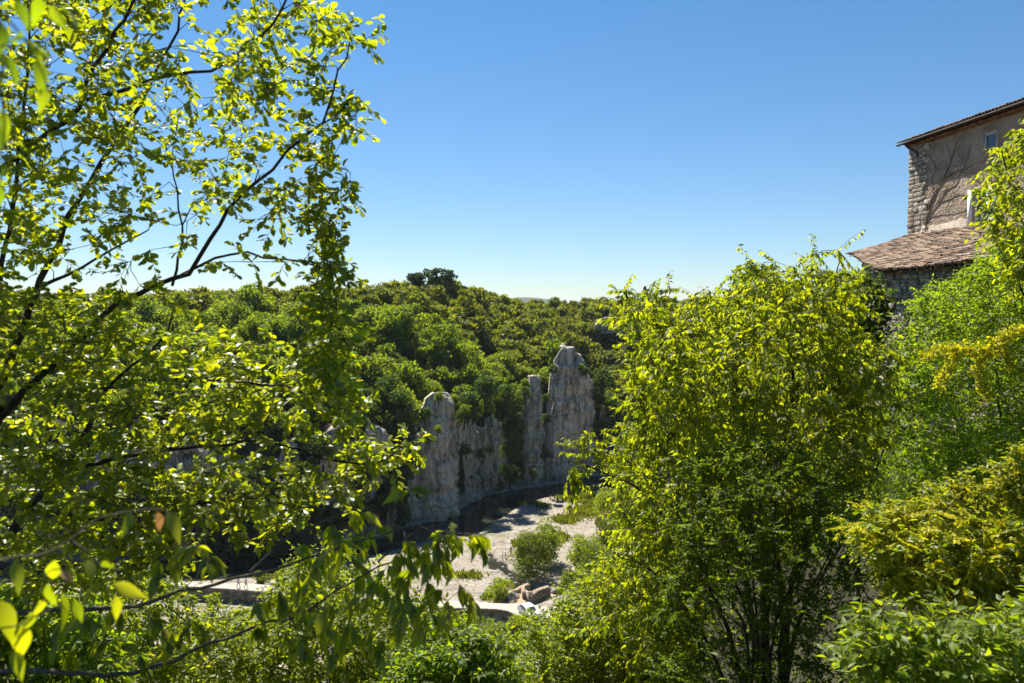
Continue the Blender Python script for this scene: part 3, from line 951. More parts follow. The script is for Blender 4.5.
# the farther wood reads as one mass
ch = []
src = []
for me in PROTO_FAR:
    a = np.zeros(len(me.vertices) * 3, np.float32); me.vertices.foreach_get("co", a); a = a.reshape(-1, 3)
    t = np.zeros(len(me.polygons) * 3, np.int32); me.loops.foreach_get("vertex_index", t); t = t.reshape(-1, 3)
    mi = np.zeros(len(me.polygons), np.int32); me.polygons.foreach_get("material_index", mi)
    src.append((a, t[mi == 0]))
vv, ff, n = [], [], 0
for (x, y, z, k) in rest:
    a, t = src[rng.integers(len(src))]
    r = rng.random() * 6.28
    c, s_ = math.cos(r), math.sin(r)
    b = np.stack([a[:, 0] * c - a[:, 1] * s_, a[:, 0] * s_ + a[:, 1] * c, a[:, 2]], 1) * k + np.array([x, y, z])
    vv.append(b); ff.append(t + n); n += len(b)
M['wood_mass'] = leaf_mat('woodland mass leaf', [(0.08, 0.108, 0.013), (0.11, 0.135, 0.014), (0.142, 0.150, 0.017)], (2.4, 2.2, 0.6), 0.46, 0.02, 0.5, patch=0.35, patch_scale=0.12)
o = mesh_np('woodland', np.vstack(vv), np.vstack(ff), M['wood_mass'])
o["kind"] = "stuff"
tag(o, 'unbroken green wood covering the far plateau and outer slopes', 'woodland')

# trees singled out on the skyline
def at_px(px, py_base, Y):
    p = P(px, py_base, Y); return p
PINES = [(417, 297, 5.2, 0), (425, 297, 5.8, 1), (433, 298, 4.8, 0), (441, 298, 5.6, 2), (449, 299, 5.4, 1), (457, 301, 4.3, 2), (464, 303, 3.4, 1)]
for i, (px, py, w, q) in enumerate(PINES):
    Y = 268 + 3 * (i % 3)
    b = P(px, py + 4, Y)
    sc = w / 6.0 * 1.2
    put(PROTO_PINE[q], 'pine_tree', b, sc, 'dark blue-green pine in the tall clump standing highest on the skyline', 'pine', 'dark pines on the skyline', 0.95)
put(PROTO_CONE[0], 'cedar_tree', P(645, 303, 290), 0.72, 'dark pointed conifer alone on the skyline behind the thin hackberry tips', 'conifer', None, 0.85)
SKY = [(505, 306, 0.9, 'dark rounded oak on the skyline just left of the blue distant hill'), (521, 309, 0.5, 'small dark dome-shaped bush on the skyline in front of the blue distant hill'),
       (531, 308, 0.35, 'tiny round tree on the skyline in front of the blue distant hill'), (553, 307, 0.8, 'dark tree on the skyline just right of the blue distant hill')]
for px, py, k, l in SKY:
    put(PROTO[int(px) % 6], 'broadleaf_tree', P(px, py + 2, 312), k, l, 'tree', None)

# scrub and trees growing in the gullies of the cliff
GULLY = [(388, 395, 171, 1.3), (398, 415, 169, 1.35), (396, 445, 166.5, 1.2), (401, 470, 165, 1.1), (397, 495, 163, 1.0), (404, 518, 163, 0.7), (386, 470, 162, 1.0), (380, 505, 160, 0.9),
         (468, 405, 179, 1.0), (466, 450, 176, 0.55), (486, 395, 185, 1.2), (503, 412, 190, 0.85), (512, 422, 191, 0.9), (508, 452, 188.5, 0.75), (515, 440, 190.8, 0.8), (506, 470, 187.5, 0.65), (517, 474, 190.8, 0.7), (501, 487, 186.5, 0.4),
         (525, 395, 197, 0.55), (533, 475, 195.5, 0.4), (546, 420, 202, 0.45), (546, 455, 201, 0.5), (480, 455, 181.5, 0.4), (490, 450, 183, 0.35), (425, 415, 172, 0.5), (429, 440, 168.5, 0.35), (460, 415, 174, 0.4),
         (352, 440, 160, 0.9), (362, 425, 163, 0.9), (372, 440, 164, 0.9), (366, 400, 166, 0.8), (358, 480, 157, 1.0), (340, 470, 155, 0.9), (322, 450, 153, 1.2), (306, 480, 150, 1.0), (312, 520, 149, 1.0), (340, 520, 152, 1.0), (360, 520, 155, 0.8), (285, 500, 148, 1.1), (262, 480, 147, 1.3), (240, 520, 146, 1.3), (262, 540, 145.5, 1.1), (220, 545, 145, 1.2), (292, 545, 147, 0.8), (200, 500, 146, 1.4), (170, 530, 145, 1.4), (140, 500, 145, 1.5), (100, 520, 144, 1.5), (60, 500, 144, 1.5), (20, 520, 144, 1.5),
         (602, 380, 219, 1.2), (609, 405, 221, 1.25), (603, 430, 218, 1.0), (612, 440, 221, 1.1), (606, 462, 218, 0.9), (618, 460, 221, 1.2), (630, 440, 222, 1.4), (618, 420, 223, 1.2), (640, 465, 221, 1.3), (655, 450, 222, 1.4), (586, 372, 214, 0.45), (552, 370, 206, 0.4)]
GULLY2 = [(505, 398, 191.5, 1.0), (514, 405, 194, 0.9), (509, 435, 188.5, 0.8), (516, 455, 190, 0.75), (510, 478, 188.8, 0.7), (472, 412, 177.5, 0.7), (546, 400, 204, 0.45), (409, 430, 168, 0.6), (412, 455, 166, 0.5), (600, 400, 217.5, 0.7)]
def gz(px):
    if px < 330: return 'dark scrub tree clinging to the cliff behind the oak leaves', 'cliff scrub behind the oak'
    if px < 412: return 'dark ivy-clad tree in the deep gully left of the slim pale pillar', 'gully trees left of the slim pillar'
    if px < 495: return 'small dark shrub growing on the pale face near the slim pillar', 'shrubs on the slim pillar face'
    if px < 549: return 'dark tree crowding the gully between slim pillar and broad tower', 'gully trees left of the broad tower'
    if px < 595: return 'small shrub rooted on top of the broad rock tower', 'shrubs on the broad tower'
    return 'dark tree filling the ravine right of the broad rock tower', 'ravine trees right of the tower'
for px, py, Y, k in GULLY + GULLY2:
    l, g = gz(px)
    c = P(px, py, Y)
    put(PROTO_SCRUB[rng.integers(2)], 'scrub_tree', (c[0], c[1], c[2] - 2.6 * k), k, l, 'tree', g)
put(PROTO[2], 'broadleaf_tree', P(598, 432, 217), 0.55, 'pale rounded shrub hugging the right edge of the broad rock tower', 'shrub', None)
for px, py, Y, k, l in [(439, 396, 171, 0.35, 'ochre-green tuft of shrub on the very top of the slim pale pillar'), (466, 412, 175, 0.5, 'bright bush clinging to the right shoulder of the slim pillar'),
                        (438, 428, 168, 0.3, 'small bright bush low on the left side of the slim pillar'), (581, 366, 213, 0.35, 'small bush on the right shoulder of the broad rock tower')]:
    put(PROTO[3], 'cliff_shrub', P(px, py + 6, Y), k, l, 'shrub', None)
RIM = [(421, 428, 175, .5), (428, 408, 176.5, .55), (453, 399, 178.5, .45), (464, 418, 180, .6), (474, 412, 183, .6), (486, 404, 187, .65), (495, 402, 190, .55), (524, 385, 202, .45), (598, 395, 219, .6)]
for px, py, Y, k in RIM:
    c = P(px, py, Y)
    put(PROTO[rng.integers(len(PROTO))], 'broadleaf_tree', (c[0], c[1], c[2] - 3.2 * k), k, 'low leafy tree leaning over the very rim of the pale cliff', 'tree', 'trees on the cliff rim')
# ------------------------------------------------------------------ house on the right
UX, UY = -0.085, 0.9964                     # the long wall runs away from the camera
U = np.array([UX, UY, 0.0]); NW = np.array([-UY, UX, 0.0])    # NW: outward, to the left
CORNER = P(908, 237, 40.0)
def wall_at(px, py):
    """point of the long wall's plane seen at px,py"""
    d = P(px, py, 1.0)
    t = (CORNER @ NW) / (d @ NW)
    return d * t
ZU = np.array([0, 0, 1.0])
z_eave = wall_at(912, 147)[2]
E_near = 24.0                                # metres of wall towards the camera
def wq(a, z, o=0.0):
    """a metres along the wall from the far corner towards the camera, height z, o metres proud"""
    p = CORNER - U * a + NW * o
    return np.array([p[0], p[1], z])
def wall_coord(p): return float((CORNER - p) @ U)

M['plaster'] = rough_mat('old plaster', [(0.3, (0.20, 0.155, 0.112)), (0.5, (0.32, 0.25, 0.185)), (0.7, (0.42, 0.335, 0.255))], 0.9, 9, 0.95, 1.0, 7, (1, 1, 1), 0.10)
M['mortar'] = rough_mat('pale mortar', [(0.3, (0.30, 0.25, 0.19)), (0.7, (0.50, 0.44, 0.36))], 4, 6, 0.95, 0.7, 14)
M['quoin'] = masonry_mat('quoin stone', [(0.25, (0.27, 0.225, 0.175)), (0.6, (0.44, 0.38, 0.30)), (0.8, (0.54, 0.48, 0.40))], (0.12, 0.095, 0.07), 2.6, 1.0, 2.0)
M['rubble'] = masonry_mat('rubble wall stone', [(0.25, (0.19, 0.155, 0.115)), (0.55, (0.35, 0.29, 0.22)), (0.8, (0.48, 0.42, 0.34))], (0.12, 0.10, 0.075), 4.2, 1.0, 1.9)
M['tile'] = rough_mat('canal roof tile', [(0.15, (0.065, 0.05, 0.04)), (0.35, (0.17, 0.12, 0.085)), (0.55, (0.28, 0.20, 0.14)), (0.7, (0.38, 0.30, 0.22)), (0.88, (0.40, 0.20, 0.12))], 3.5, 6, 0.95, 0.4, 20, island=0.65)
M['darkwood'] = plain_mat('dark eave wood', (0.06, 0.04, 0.028), 0.8)
M['brick'] = rough_mat('eave brick', [(0.3, (0.14, 0.075, 0.045)), (0.7, (0.28, 0.16, 0.10))], 5, 5, 0.95, 0.5, 20, island=0.5)
M['white_paint'] = plain_mat('white paint', (0.72, 0.73, 0.74), 0.5)
M['shutter'] = plain_mat('pale blue shutter paint', (0.50, 0.58, 0.68), 0.5)
M['gutter'] = plain_mat('dark zinc', (0.035, 0.03, 0.027), 0.7, 0.2, 0.0)
def glass_mat():
    m, nt = new_mat('window glass')
    bs = N(nt, "ShaderNodeBsdfPrincipled"); bs.inputs["Base Color"].default_value = (0.03, 0.06, 0.065, 1)
    bs.inputs["Roughness"].default_value = 0.06; bs.inputs["IOR"].default_value = 1.5
    out = N(nt, "ShaderNodeOutputMaterial"); nt.links.new(bs.outputs[0], out.inputs[0]); return m
M['glass'] = glass_mat()

house = thing('stone_house', 'tall old plastered stone house with canal tile eaves rising at the upper right', 'house')
ZB = -6.5
win_a = wall_coord(wall_at(984, 140)), wall_coord(wall_at(996.5, 140))
win_z = wall_at(990, 152)[2], wall_at(990, 133)[2]
dor_a = wall_coord(wall_at(974.5, 200)), wall_coord(wall_at(988, 200))
dor_z = wall_at(978, 226.5)[2], wall_at(978, 189)[2]
# the long wall is built round its two openings
def grid_wall(mb, a_cuts, z_cuts, holes, thick=0.45):
    for a0, a1 in zip(a_cuts[:-1], a_cuts[1:]):
        for z0, z1 in zip(z_cuts[:-1], z_cuts[1:]):
            ca, cz = (a0 + a1) / 2, (z0 + z1) / 2
            if any(h[0] < ca < h[1] and h[2] < cz < h[3] for h in holes): continue
            mb.add([wq(a0, z0), wq(a1, z0), wq(a1, z1), wq(a0, z1)], [[0, 1, 2, 3]])
    for h in holes:
        q = [(h[0], h[2]), (h[1], h[2]), (h[1], h[3]), (h[0], h[3])]
        for (a, b), (c, d) in zip(q, q[1:] + q[:1]):
            mb.add([wq(a, b), wq(c, d), wq(c, d, -0.3), wq(a, b, -0.3)], [[0, 1, 2, 3]])
holes = [(win_a[0], win_a[1], win_z[0], win_z[1]), (dor_a[0], dor_a[1], dor_z[0], dor_z[1])]
q_w = wall_coord(wall_at(924.5, 190))
wmb = MB()
a_c = sorted({0.0, q_w, win_a[0], win_a[1], dor_a[0], dor_a[1], E_near})
z_c = sorted({ZB, dor_z[0], dor_z[1], win_z[0], win_z[1], z_eave})
grid_wall(wmb, a_c, z_c, holes)
DEPTH = 8.5
for (a, b, c, d) in [((0, ZB, 0), (0, ZB, -DEPTH), (0, z_eave, -DEPTH), (0, z_eave, 0)), ((E_near, ZB, 0), (E_near, z_eave, 0), (E_near, z_eave, -DEPTH), (E_near, ZB, -DEPTH)),
                     ((0, ZB, -DEPTH), (E_near, ZB, -DEPTH), (E_near, z_eave, -DEPTH), (0, z_eave, -DEPTH))]:
    wmb.add([wq(*a), wq(*b), wq(*c), wq(*d)], [[0, 1, 2, 3]])
wmb.build('wall', M['plaster'], house)
# bare stone corner: individual blocks, a little proud of the plaster
mb = MB()
z = ZB
while z < z_eave - 0.05:
    h = random.uniform(0.16, 0.30)
    h = min(h, z_eave - z)
    a = -0.03
    while a < q_w * random.uniform(0.85, 1.12):
        w = random.uniform(0.3, 0.7)
        pr = random.uniform(0.02, 0.07)
        c = wq(a + w / 2, z + h / 2, pr - 0.12)
        mb.box(c, U * (w / 2 - 0.012), NW * 0.12, ZU * (h / 2 - 0.012))
        a += w
    z += h
corner = mb.build('quoin', M['quoin'], house)
bv = corner.modifiers.new('soft edges', 'BEVEL'); bv.width = 0.018; bv.segments = 2
# ragged band of pale mortar above the lower roof
mb = MB()
aa_ = np.arange(q_w - 0.25, dor_a[0] - 0.3, 0.07)
zt_ = dor_z[0] + 0.30 + 0.16 * fbm(aa_ / 0.7, 0.3, 0.7, 4) + 0.10 * aa_ / aa_[-1]
v_ = []
for q, zz in zip(aa_, zt_): v_ += [wq(q, 2.0, 0.022), wq(q, zz - 0.05, 0.03), wq(q, zz, -0.01)]
mb.add(v_, [[3 * i + k, 3 * i + 3 + k, 3 * i + 4 + k, 3 * i + 1 + k] for i in range(len(aa_) - 1) for k in (0, 1)])
mb.build('mortar_patch', M['mortar'], house)
# eaves: brick corbel, fascia, gutter, tiles
mb = MB()
for row in range(2):
    a = -0.1
    while a < E_near:
        mb.box(wq(a + 0.1, z_eave - 0.02 + row * 0.10, 0.06 + 0.11 * row - 0.2), U * 0.088, NW * 0.2, ZU * 0.045)
        a += 0.2
mb.build('eave_brick', M['brick'], house)
PITCH_R = 0.31
def main_roof(a, o): return wq(a, z_eave + 0.24 - (o - 0.40) * PITCH_R + 0.0, o)
rf = MB()
rf.add([wq(-0.25, z_eave + 0.2 + 0.0, 0.44), wq(E_near + 0.3, z_eave + 0.2, 0.44), wq(E_near + 0.3, z_eave + 0.2 + (DEPTH / 2 + .44) * PITCH_R, -DEPTH / 2), wq(-0.25, z_eave + 0.2 + (DEPTH / 2 + .44) * PITCH_R, -DEPTH / 2)], [[0, 1, 2, 3]])
rf.add([wq(-0.25, z_eave + 0.2, -DEPTH - .4), wq(E_near + 0.3, z_eave + 0.2, -DEPTH - .4), wq(E_near + 0.3, z_eave + 0.2 + (DEPTH / 2 + .44) * PITCH_R, -DEPTH / 2), wq(-0.25, z_eave + 0.2 + (DEPTH / 2 + .44) * PITCH_R, -DEPTH / 2)], [[0, 3, 2, 1]])
rf.add([wq(-0.25, z_eave + 0.17, 0.43), wq(E_near + 0.3, z_eave + 0.17, 0.43), wq(E_near + 0.3, z_eave + 0.17, -0.1), wq(-0.25, z_eave + 0.17, -0.1)], [[0, 3, 2, 1]])
roof = rf.build('roof', M['darkwood'], house)
def half_tile(mb, p, along, side, up, L, r, r2, lift=0.0, down=False):
    k = 6
    v = []
    for e, rr, li in ((0, r, lift), (1, r2, 0.0)):
        for i in range(k + 1):
            t = math.pi * i / k
            v.append(p + along * (L * e) + side * (math.cos(t) * rr) + up * ((math.sin(t) * rr * (-0.8 if down else 0.85)) + li))
    f = [[i, i + 1, k + 2 + i, k + 1 + i] for i in range(k)]
    # thickness at the lower end
    b = len(v)
    for i in range(k + 1):
        t = math.pi * i / k
        v.append(p + side * (math.cos(t) * (r - 0.018)) + up * ((math.sin(t) * (r - 0.018) * (-0.8 if down else 0.85)) + lift))
    f += [[i, b + i, b + i + 1, i + 1] for i in range(k)]
    mb.add(v, f)
mb = MB()
slope_up = nrm(-NW + ZU * PITCH_R)       # up the roof
upn = nrm(ZU + NW * PITCH_R)
a = -0.2
while a < E_near:
    for j in range(13):
        base = wq(a, z_eave + 0.215 + 0.0, 0.52) + slope_up * (0.36 * j)
        half_tile(mb, base + rng.standard_normal(3) * 0.008, nrm(slope_up + 0.02 * rng.standard_normal(3)), U, upn, 0.44, 0.088, 0.07, 0.03)
    a += 0.21
mb.build('roof_tile', M['tile'], house)
mb = MB()
mb.tube([wq(-0.3, z_eave + 0.14, 0.50), wq(E_near * 0.5, z_eave + 0.13, 0.50), wq(E_near, z_eave + 0.12, 0.50)], 0.055, 8)
mb.tube([wq(0.3, z_eave + 0.10, 0.48), wq(0.45, z_eave - 0.12, 0.36), wq(0.75, z_eave - 0.38, 0.10), wq(0.8, z_eave - 0.6, 0.07)], 0.04, 7)
mb.build('gutter', M['gutter'], house, smooth=True)
def window(a0, a1, z0, z1, parent, bars, door=False):
    fr = MB()
    t = 0.05 if not door else 0.075
    o = -0.06
    for (x0, x1, y0, y1) in [(a0, a0 + t, z0, z1), (a1 - t, a1, z0, z1), (a0 + t, a1 - t, z0, z0 + t), (a0 + t, a1 - t, z1 - t, z1)] + [((a0 + a1) / 2 - .02, (a0 + a1) / 2 + .02, z0 + t, z1 - t)] * (bars > 0):
        fr.box(wq((x0 + x1) / 2, (y0 + y1) / 2, o), U * (x1 - x0) / 2, NW * 0.035, ZU * (y1 - y0) / 2)
    f = fr.build('window' if not door else 'glazed_door', M['white_paint'], parent)
    pb = MB()
    pb.add([wq(a0 + t, z0 + t, o - 0.02), wq(a1 - t, z0 + t, o - 0.02), wq(a1 - t, z1 - t, o - 0.02), wq(a0 + t, z1 - t, o - 0.02)], [[0, 1, 2, 3]])
    pb.build('pane', M['glass'], f)
    # surround: rough pale render band
    sb = MB()
    w = 0.09
    for (x0, x1, y0, y1) in [(a0 - w, a0, z0 - w, z1 + w), (a1, a1 + w, z0 - w, z1 + w), (a0, a1, z1, z1 + w), (a0, a1, z0 - w, z0)]:
        sb.box(wq((x0 + x1) / 2, (y0 + y1) / 2, 0.0), U * (x1 - x0) / 2, NW * 0.022, ZU * (y1 - y0) / 2)
    sb.build('surround', M['mortar'], f)
    return f
window(win_a[0], win_a[1], win_z[0], win_z[1], house, 0)
dr = window(dor_a[0], dor_a[1], dor_z[0], dor_z[1], house, 1, True)
# open pale-blue shutter folded back against the wall
mb = MB()
s0, s1 = dor_a[1] + 0.02, dor_a[1] + 0.72
mb.box(wq((s0 + s1) / 2, (dor_z[0] + dor_z[1]) / 2, 0.07), U * (s1 - s0) / 2, NW * 0.02, ZU * (dor_z[1] - dor_z[0]) / 2)
for k in range(3):
    zz = dor_z[0] + (dor_z[1] - dor_z[0]) * (0.15 + 0.35 * k)
    mb.box(wq((s0 + s1) / 2, zz, 0.10), U * (s1 - s0) / 2 * 0.94, NW * 0.012, ZU * 0.05)
mb.build('shutter', M['shutter'], house)
mb = MB()
mb.box(wq(dor_a[0] - 0.16, (dor_z[0] + dor_z[1]) / 2, 0.09), U * 0.10, NW * 0.05, ZU * (dor_z[1] - dor_z[0]) / 2)
mb.build('door_post', M['white_paint'], house)
bring_base(house, tuple(wq(E_near / 2, ZB, -DEPTH / 2)))

# dry creeper stems over the plaster
cr = MB()
def vine(pts, r):
    ln = np.array([wall_at(a, b) for a, b in pts])
    ln = smooth_line(ln, 0.15)
    ln += np.array([0, 1, 1]) * 0.03 * np.column_stack([np.zeros(len(ln)), vnoise(np.arange(len(ln)) / 2.0, r * 900), vnoise(np.arange(len(ln)) / 2.0, r * 500 + 7)])
    cr.tube(ln + NW * 0.03, np.linspace(r, r * 0.5, len(ln)), 5)
V0 = [([(926, 236), (928, 215), (934, 195), (944, 178), (952, 160), (957, 143)], .03), ([(928, 215), (940, 202), (952, 196), (966, 192)], .02), ([(934, 195), (933, 180), (936, 168), (931, 158)], .018),
      ([(944, 178), (958, 172), (972, 166), (986, 160)], .02), ([(952, 160), (949, 150), (946, 141)], .014), ([(936, 206), (946, 190), (955, 183), (962, 172), (968, 158), (972, 143)], .02),
      ([(924, 222), (936, 214), (955, 212), (970, 206)], .015), ([(930, 204), (938, 190), (940, 180)], .018), ([(962, 172), (975, 178), (984, 182)], .014), ([(957, 143), (964, 136), (972, 131)], .012),
      ([(928, 230), (927, 205), (925, 185), (929, 170)], .016), ([(955, 183), (950, 172), (946, 160)], .012), ([(914, 226), (922, 221), (930, 220)], .014)]
for p_, r_ in V0: vine(p_, r_)
# many fine side shoots
for i in range(46):
    a = rng.uniform(926, 985); b = rng.uniform(148, 226)
    an = rng.uniform(-2.4, -0.6); L = rng.uniform(5, 13)
    vine([(a, b), (a + L * .5 * math.cos(an) + rng.uniform(-1, 1), b + L * .5 * math.sin(an)), (a + L * math.cos(an), b + L * math.sin(an))], rng.uniform(.005, .009))
c = cr.build('dry_creeper', M['twig'])
tag(c, 'leafless brown creeper stems branching over the sunlit plaster wall', 'creeper')

# ------------------------------------------------------------------ lower wing with its canal-tile roof
wing = thing('stone_wing', 'low rubble-stone wing under a broad faded canal tile roof beside the tall house', 'outbuilding')
ROOF_A = wall_at(908, 236.5)
g = 0.305
def roof_z(p): return ROOF_A[2] - 0.02 - g * float((p - CORNER) @ NW)
def roof_hit(px, py):
    d = P(px, py, 1.0)
    # z = A - g*((p-C).NW)  with p = d*t
    t = (ROOF_A[2] - 0.02 + g * float(CORNER @ NW)) / (d[2] + g * float(d @ NW))
    return d * t
pE, pM, pD, pC = roof_hit(852, 255.5), roof_hit(866, 266), roof_hit(877, 272.5), roof_hit(985, 262.5)
near_a = wall_coord(pC) + 3.0
pC2 = pC + (pC - pD) / np.linalg.norm(pC - pD) * 3.5
eave = np.array([pE, pM, pD, pC, pC2])
top_a = -0.05
def eave_w(a):
    """how far the eave stands out from the house wall at a"""
    aa = [wall_coord(p) for p in eave]; ww = [float((p - CORNER) @ NW) for p in eave]
    o_ = np.argsort(aa)
    return float(np.interp(a, np.array(aa)[o_], np.array(ww)[o_]))
a_end = wall_coord(pC2)
a_start = min(wall_coord(pE), 0.0)
mb = MB()
down = nrm(NW - ZU * g); upr = nrm(ZU + NW * g)
def rp(a, w, lift=0.0):
    q = CORNER - U * a + NW * w
    return np.array([q[0], q[1], ROOF_A[2] - 0.02 - g * w]) + upr * lift
# deck under the tiles
aa = np.linspace(a_start, a_end, 40)
vt = []
for a in aa: vt += [rp(a, 0.0, -0.05), rp(a, eave_w(a) - 0.05, -0.05)]
dk = MB()
dk.add(vt, [[2 * i, 2 * i + 2, 2 * i + 3, 2 * i + 1] for i in range(39)])
dk.build('roof', M['darkwood'], wing)
tl = MB()
a = a_start + 0.1
while a < a_end:
    w_e = eave_w(a) + rng.uniform(-0.05, 0.05)
    n = int(w_e / 0.34) + 1
    wob = rng.uniform(-0.03, 0.03)
    for j in range(n):
        w = w_e - 0.34 * j
        if w < 0.1: break
        sag = -0.05 * math.sin(math.pi * w / max(w_e, 0.1)) + 0.03 * math.sin(a * 0.9) 
        p = rp(a + wob + rng.uniform(-0.028, 0.028), w + rng.uniform(-0.04, 0.04), 0.03 + sag + rng.uniform(-0.015, 0.02))
        half_tile(tl, p, nrm(-down + 0.035 * rng.standard_normal(3)), U, upr, 0.44, rng.uniform(0.092, 0.105), 0.08, 0.045)
        p2 = rp(a + 0.115, w - 0.1, 0.05 + sag)
        half_tile(tl, p2, -down, U, upr, 0.40, 0.095, 0.085, 0.02, True)
    a += 0.23
tl.build('roof_tile', M['tile'], wing)
# rubble wall, set in under the eave
inset = []
for i, p in enumerate(eave):
    a = wall_coord(p); inset.append((a, eave_w(a) - 0.38))
inset = sorted(inset)
mb = MB()
vt, ft = [], []
for i, (a, w) in enumerate(inset):
    p = rp(a + (0.3 if i == 0 else 0), w, -0.06)
    vt += [p, np.array([p[0], p[1], -7.0])]
    if i: ft.append([2 * i - 2, 2 * i, 2 * i + 1, 2 * i - 1])
b0, b1 = rp(inset[0][0] + 0.3, 0.0, -0.06), rp(inset[-1][0], 0.0, -0.06)
mb.add(vt, ft)
mb.add([vt[0], vt[1], np.array([b0[0], b0[1], -7.0]), b0], [[0, 1, 2, 3]])
mb.add([vt[-2], vt[-1], np.array([b1[0], b1[1], -7.0]), b1], [[0, 3, 2, 1]])
mb.build('wall', M['rubble'], wing)
# loose stones standing proud in the wall so it is not flat
mb = MB()
for (a0, w0), (a1, w1) in zip(inset[:-1], inset[1:]):
    p0, p1 = rp(a0 + (0.3 if a0 == inset[0][0] else 0), w0), rp(a1, w1)
    d = p1 - p0; d[2] = 0; L = np.linalg.norm(d); t = d / L
    n = nrm(np.cross(t, ZU)); n = n if n @ NW > 0 else -n
    zt = max(p0[2], p1[2])
    z = -4.5
    while z < zt + 0.4:
        h = rng.uniform(0.12, 0.24); s = rng.uniform(0, 0.3)
        while s < L - 0.2:
            w = rng.uniform(0.18, 0.5)
            lim = p0[2] + (p1[2] - p0[2]) * s / L - 0.15
            if z + h < lim and rng.random() < 0.8:
                c = np.array([p0[0], p0[1], 0]) + t * (s + w / 2) + ZU * (z + h / 2) + n * rng.uniform(-0.055, -0.015)
                mb.box(c, t * (w / 2 - 0.012), n * 0.08, ZU * (h / 2 - 0.012) + t * rng.uniform(-.01, .01))
            s += w
        z += h
st = mb.build('stone_facing', M['rubble'], wing)
bv = st.modifiers.new('worn edges', 'BEVEL'); bv.width = 0.025; bv.segments = 2
bring_base(wing, tuple(rp(a_start + 3, 2.5) * np.array([1, 1, 0]) + np.array([0, 0, -7.0])))
# ------------------------------------------------------------------ valley floor: causeway, walls, people, car, bushes
M['path'] = rough_mat('pale path gravel', [(0.3, (0.26, 0.23, 0.19)), (0.7, (0.42, 0.38, 0.33))], 1.5, 6, 0.95, 0.3, 8)
M['dam_stone'] = masonry_mat('causeway stone', [(0.25, (0.14, 0.125, 0.10)), (0.6, (0.25, 0.22, 0.185)), (0.8, (0.34, 0.31, 0.27))], (0.09, 0.08, 0.06), 1.6, 1.0, 1.6)
M['tan_stone'] = masonry_mat('tan ruin stone', [(0.25, (0.24, 0.185, 0.125)), (0.6, (0.35, 0.28, 0.20)), (0.8, (0.42, 0.36, 0.28))], (0.16, 0.12, 0.085), 2.0, 0.9, 1.6)
M['rock'] = rough_mat('river boulder', [(0.3, (0.16, 0.15, 0.135)), (0.55, (0.31, 0.29, 0.26)), (0.75, (0.42, 0.40, 0.36))], 1.2, 7, 0.95, 0.7, 5, (1, 1, 1), 0.15)
ZT = -44.8
back = np.array([PZ(a, b, ZT) for a, b in [(120, 579), (193, 582.4), (257, 584), (340, 591), (435, 599.5), (488, 602.4), (540, 606), (600, 611)]])
front = np.array([PZ(a, b, ZT) for a, b in [(120, 583), (198, 587.2), (254, 591), (340, 599), (435, 607), (488, 609.2), (508, 611), (522, 617.5), (545, 619), (590, 620)]])
n_ = 90
bk, fr = smooth_line(back, 0.9), smooth_line(front, 0.9)
def resamp(l, n): 
    s = np.concatenate([[0], np.cumsum(np.linalg.norm(np.diff(l, axis=0), axis=1))])
    t = np.linspace(0, s[-1], n)
    return np.stack([np.interp(t, s, l[:, k]) for k in range(3)], 1)
bk, fr = resamp(bk, n_), resamp(fr, n_)
fr[:, 1] += 0.12 * vnoise(np.arange(n_) / 1.5, 0.4)
cw = thing('stone_causeway', 'long pale stone causeway crossing the valley floor below the oak', 'causeway')
mb = MB()
mid = (bk + fr) / 2; mid[:, 2] += 0.03
tp_ = np.concatenate([bk, mid, fr]); tp_[:, 2] += 0.03 * rng.standard_normal(len(tp_))
i_ = np.arange(n_ - 1)
mb.add(tp_, np.concatenate([np.stack([i_, i_ + n_, i_ + n_ + 1, i_ + 1], 1), np.stack([i_ + n_, i_ + 2 * n_, i_ + 2 * n_ + 1, i_ + n_ + 1], 1)]))
mb.build('path_surface', M['path'], cw)
mb = MB()
f2 = fr.copy(); f2[:, 2] -= 0.02
lo_ = f2.copy(); lo_[:, 2] = -48.5; lo_[:, 1] -= 0.25
b2 = bk.copy(); b2[:, 2] -= 0.02; lb_ = b2.copy(); lb_[:, 2] = -48.5; lb_[:, 1] += 0.2
for top, low in ((f2, lo_), (b2, lb_)):
    mb.add(np.concatenate([top, low]), np.stack([i_, i_ + n_, i_ + n_ + 1, i_ + 1], 1))
for q in (0, n_ - 1):
    mb.add([f2[q], b2[q], lb_[q], lo_[q]], [[0, 1, 2, 3]])
mb.build('retaining_wall', M['dam_stone'], cw)
mb = MB()       # coping stones along the front edge
for i in range(n_ - 1):
    d = fr[i + 1] - fr[i]; L = np.linalg.norm(d); t = d / L
    n2 = nrm(np.cross(t, ZU))
    for k in range(2):
        c = fr[i] + d * (0.25 + 0.5 * k) + ZU * (0.02 + 0.03 * rng.random()) - np.array([0, .05, 0])
        mb.box(c, t * L * 0.238, n2 * 0.2, ZU * 0.09)
mb.build('coping', M['path'], cw)
bring_base(cw, tuple(mid[n_ // 2] * np.array([1, 1, 0]) + np.array([0, 0, -48.5])))

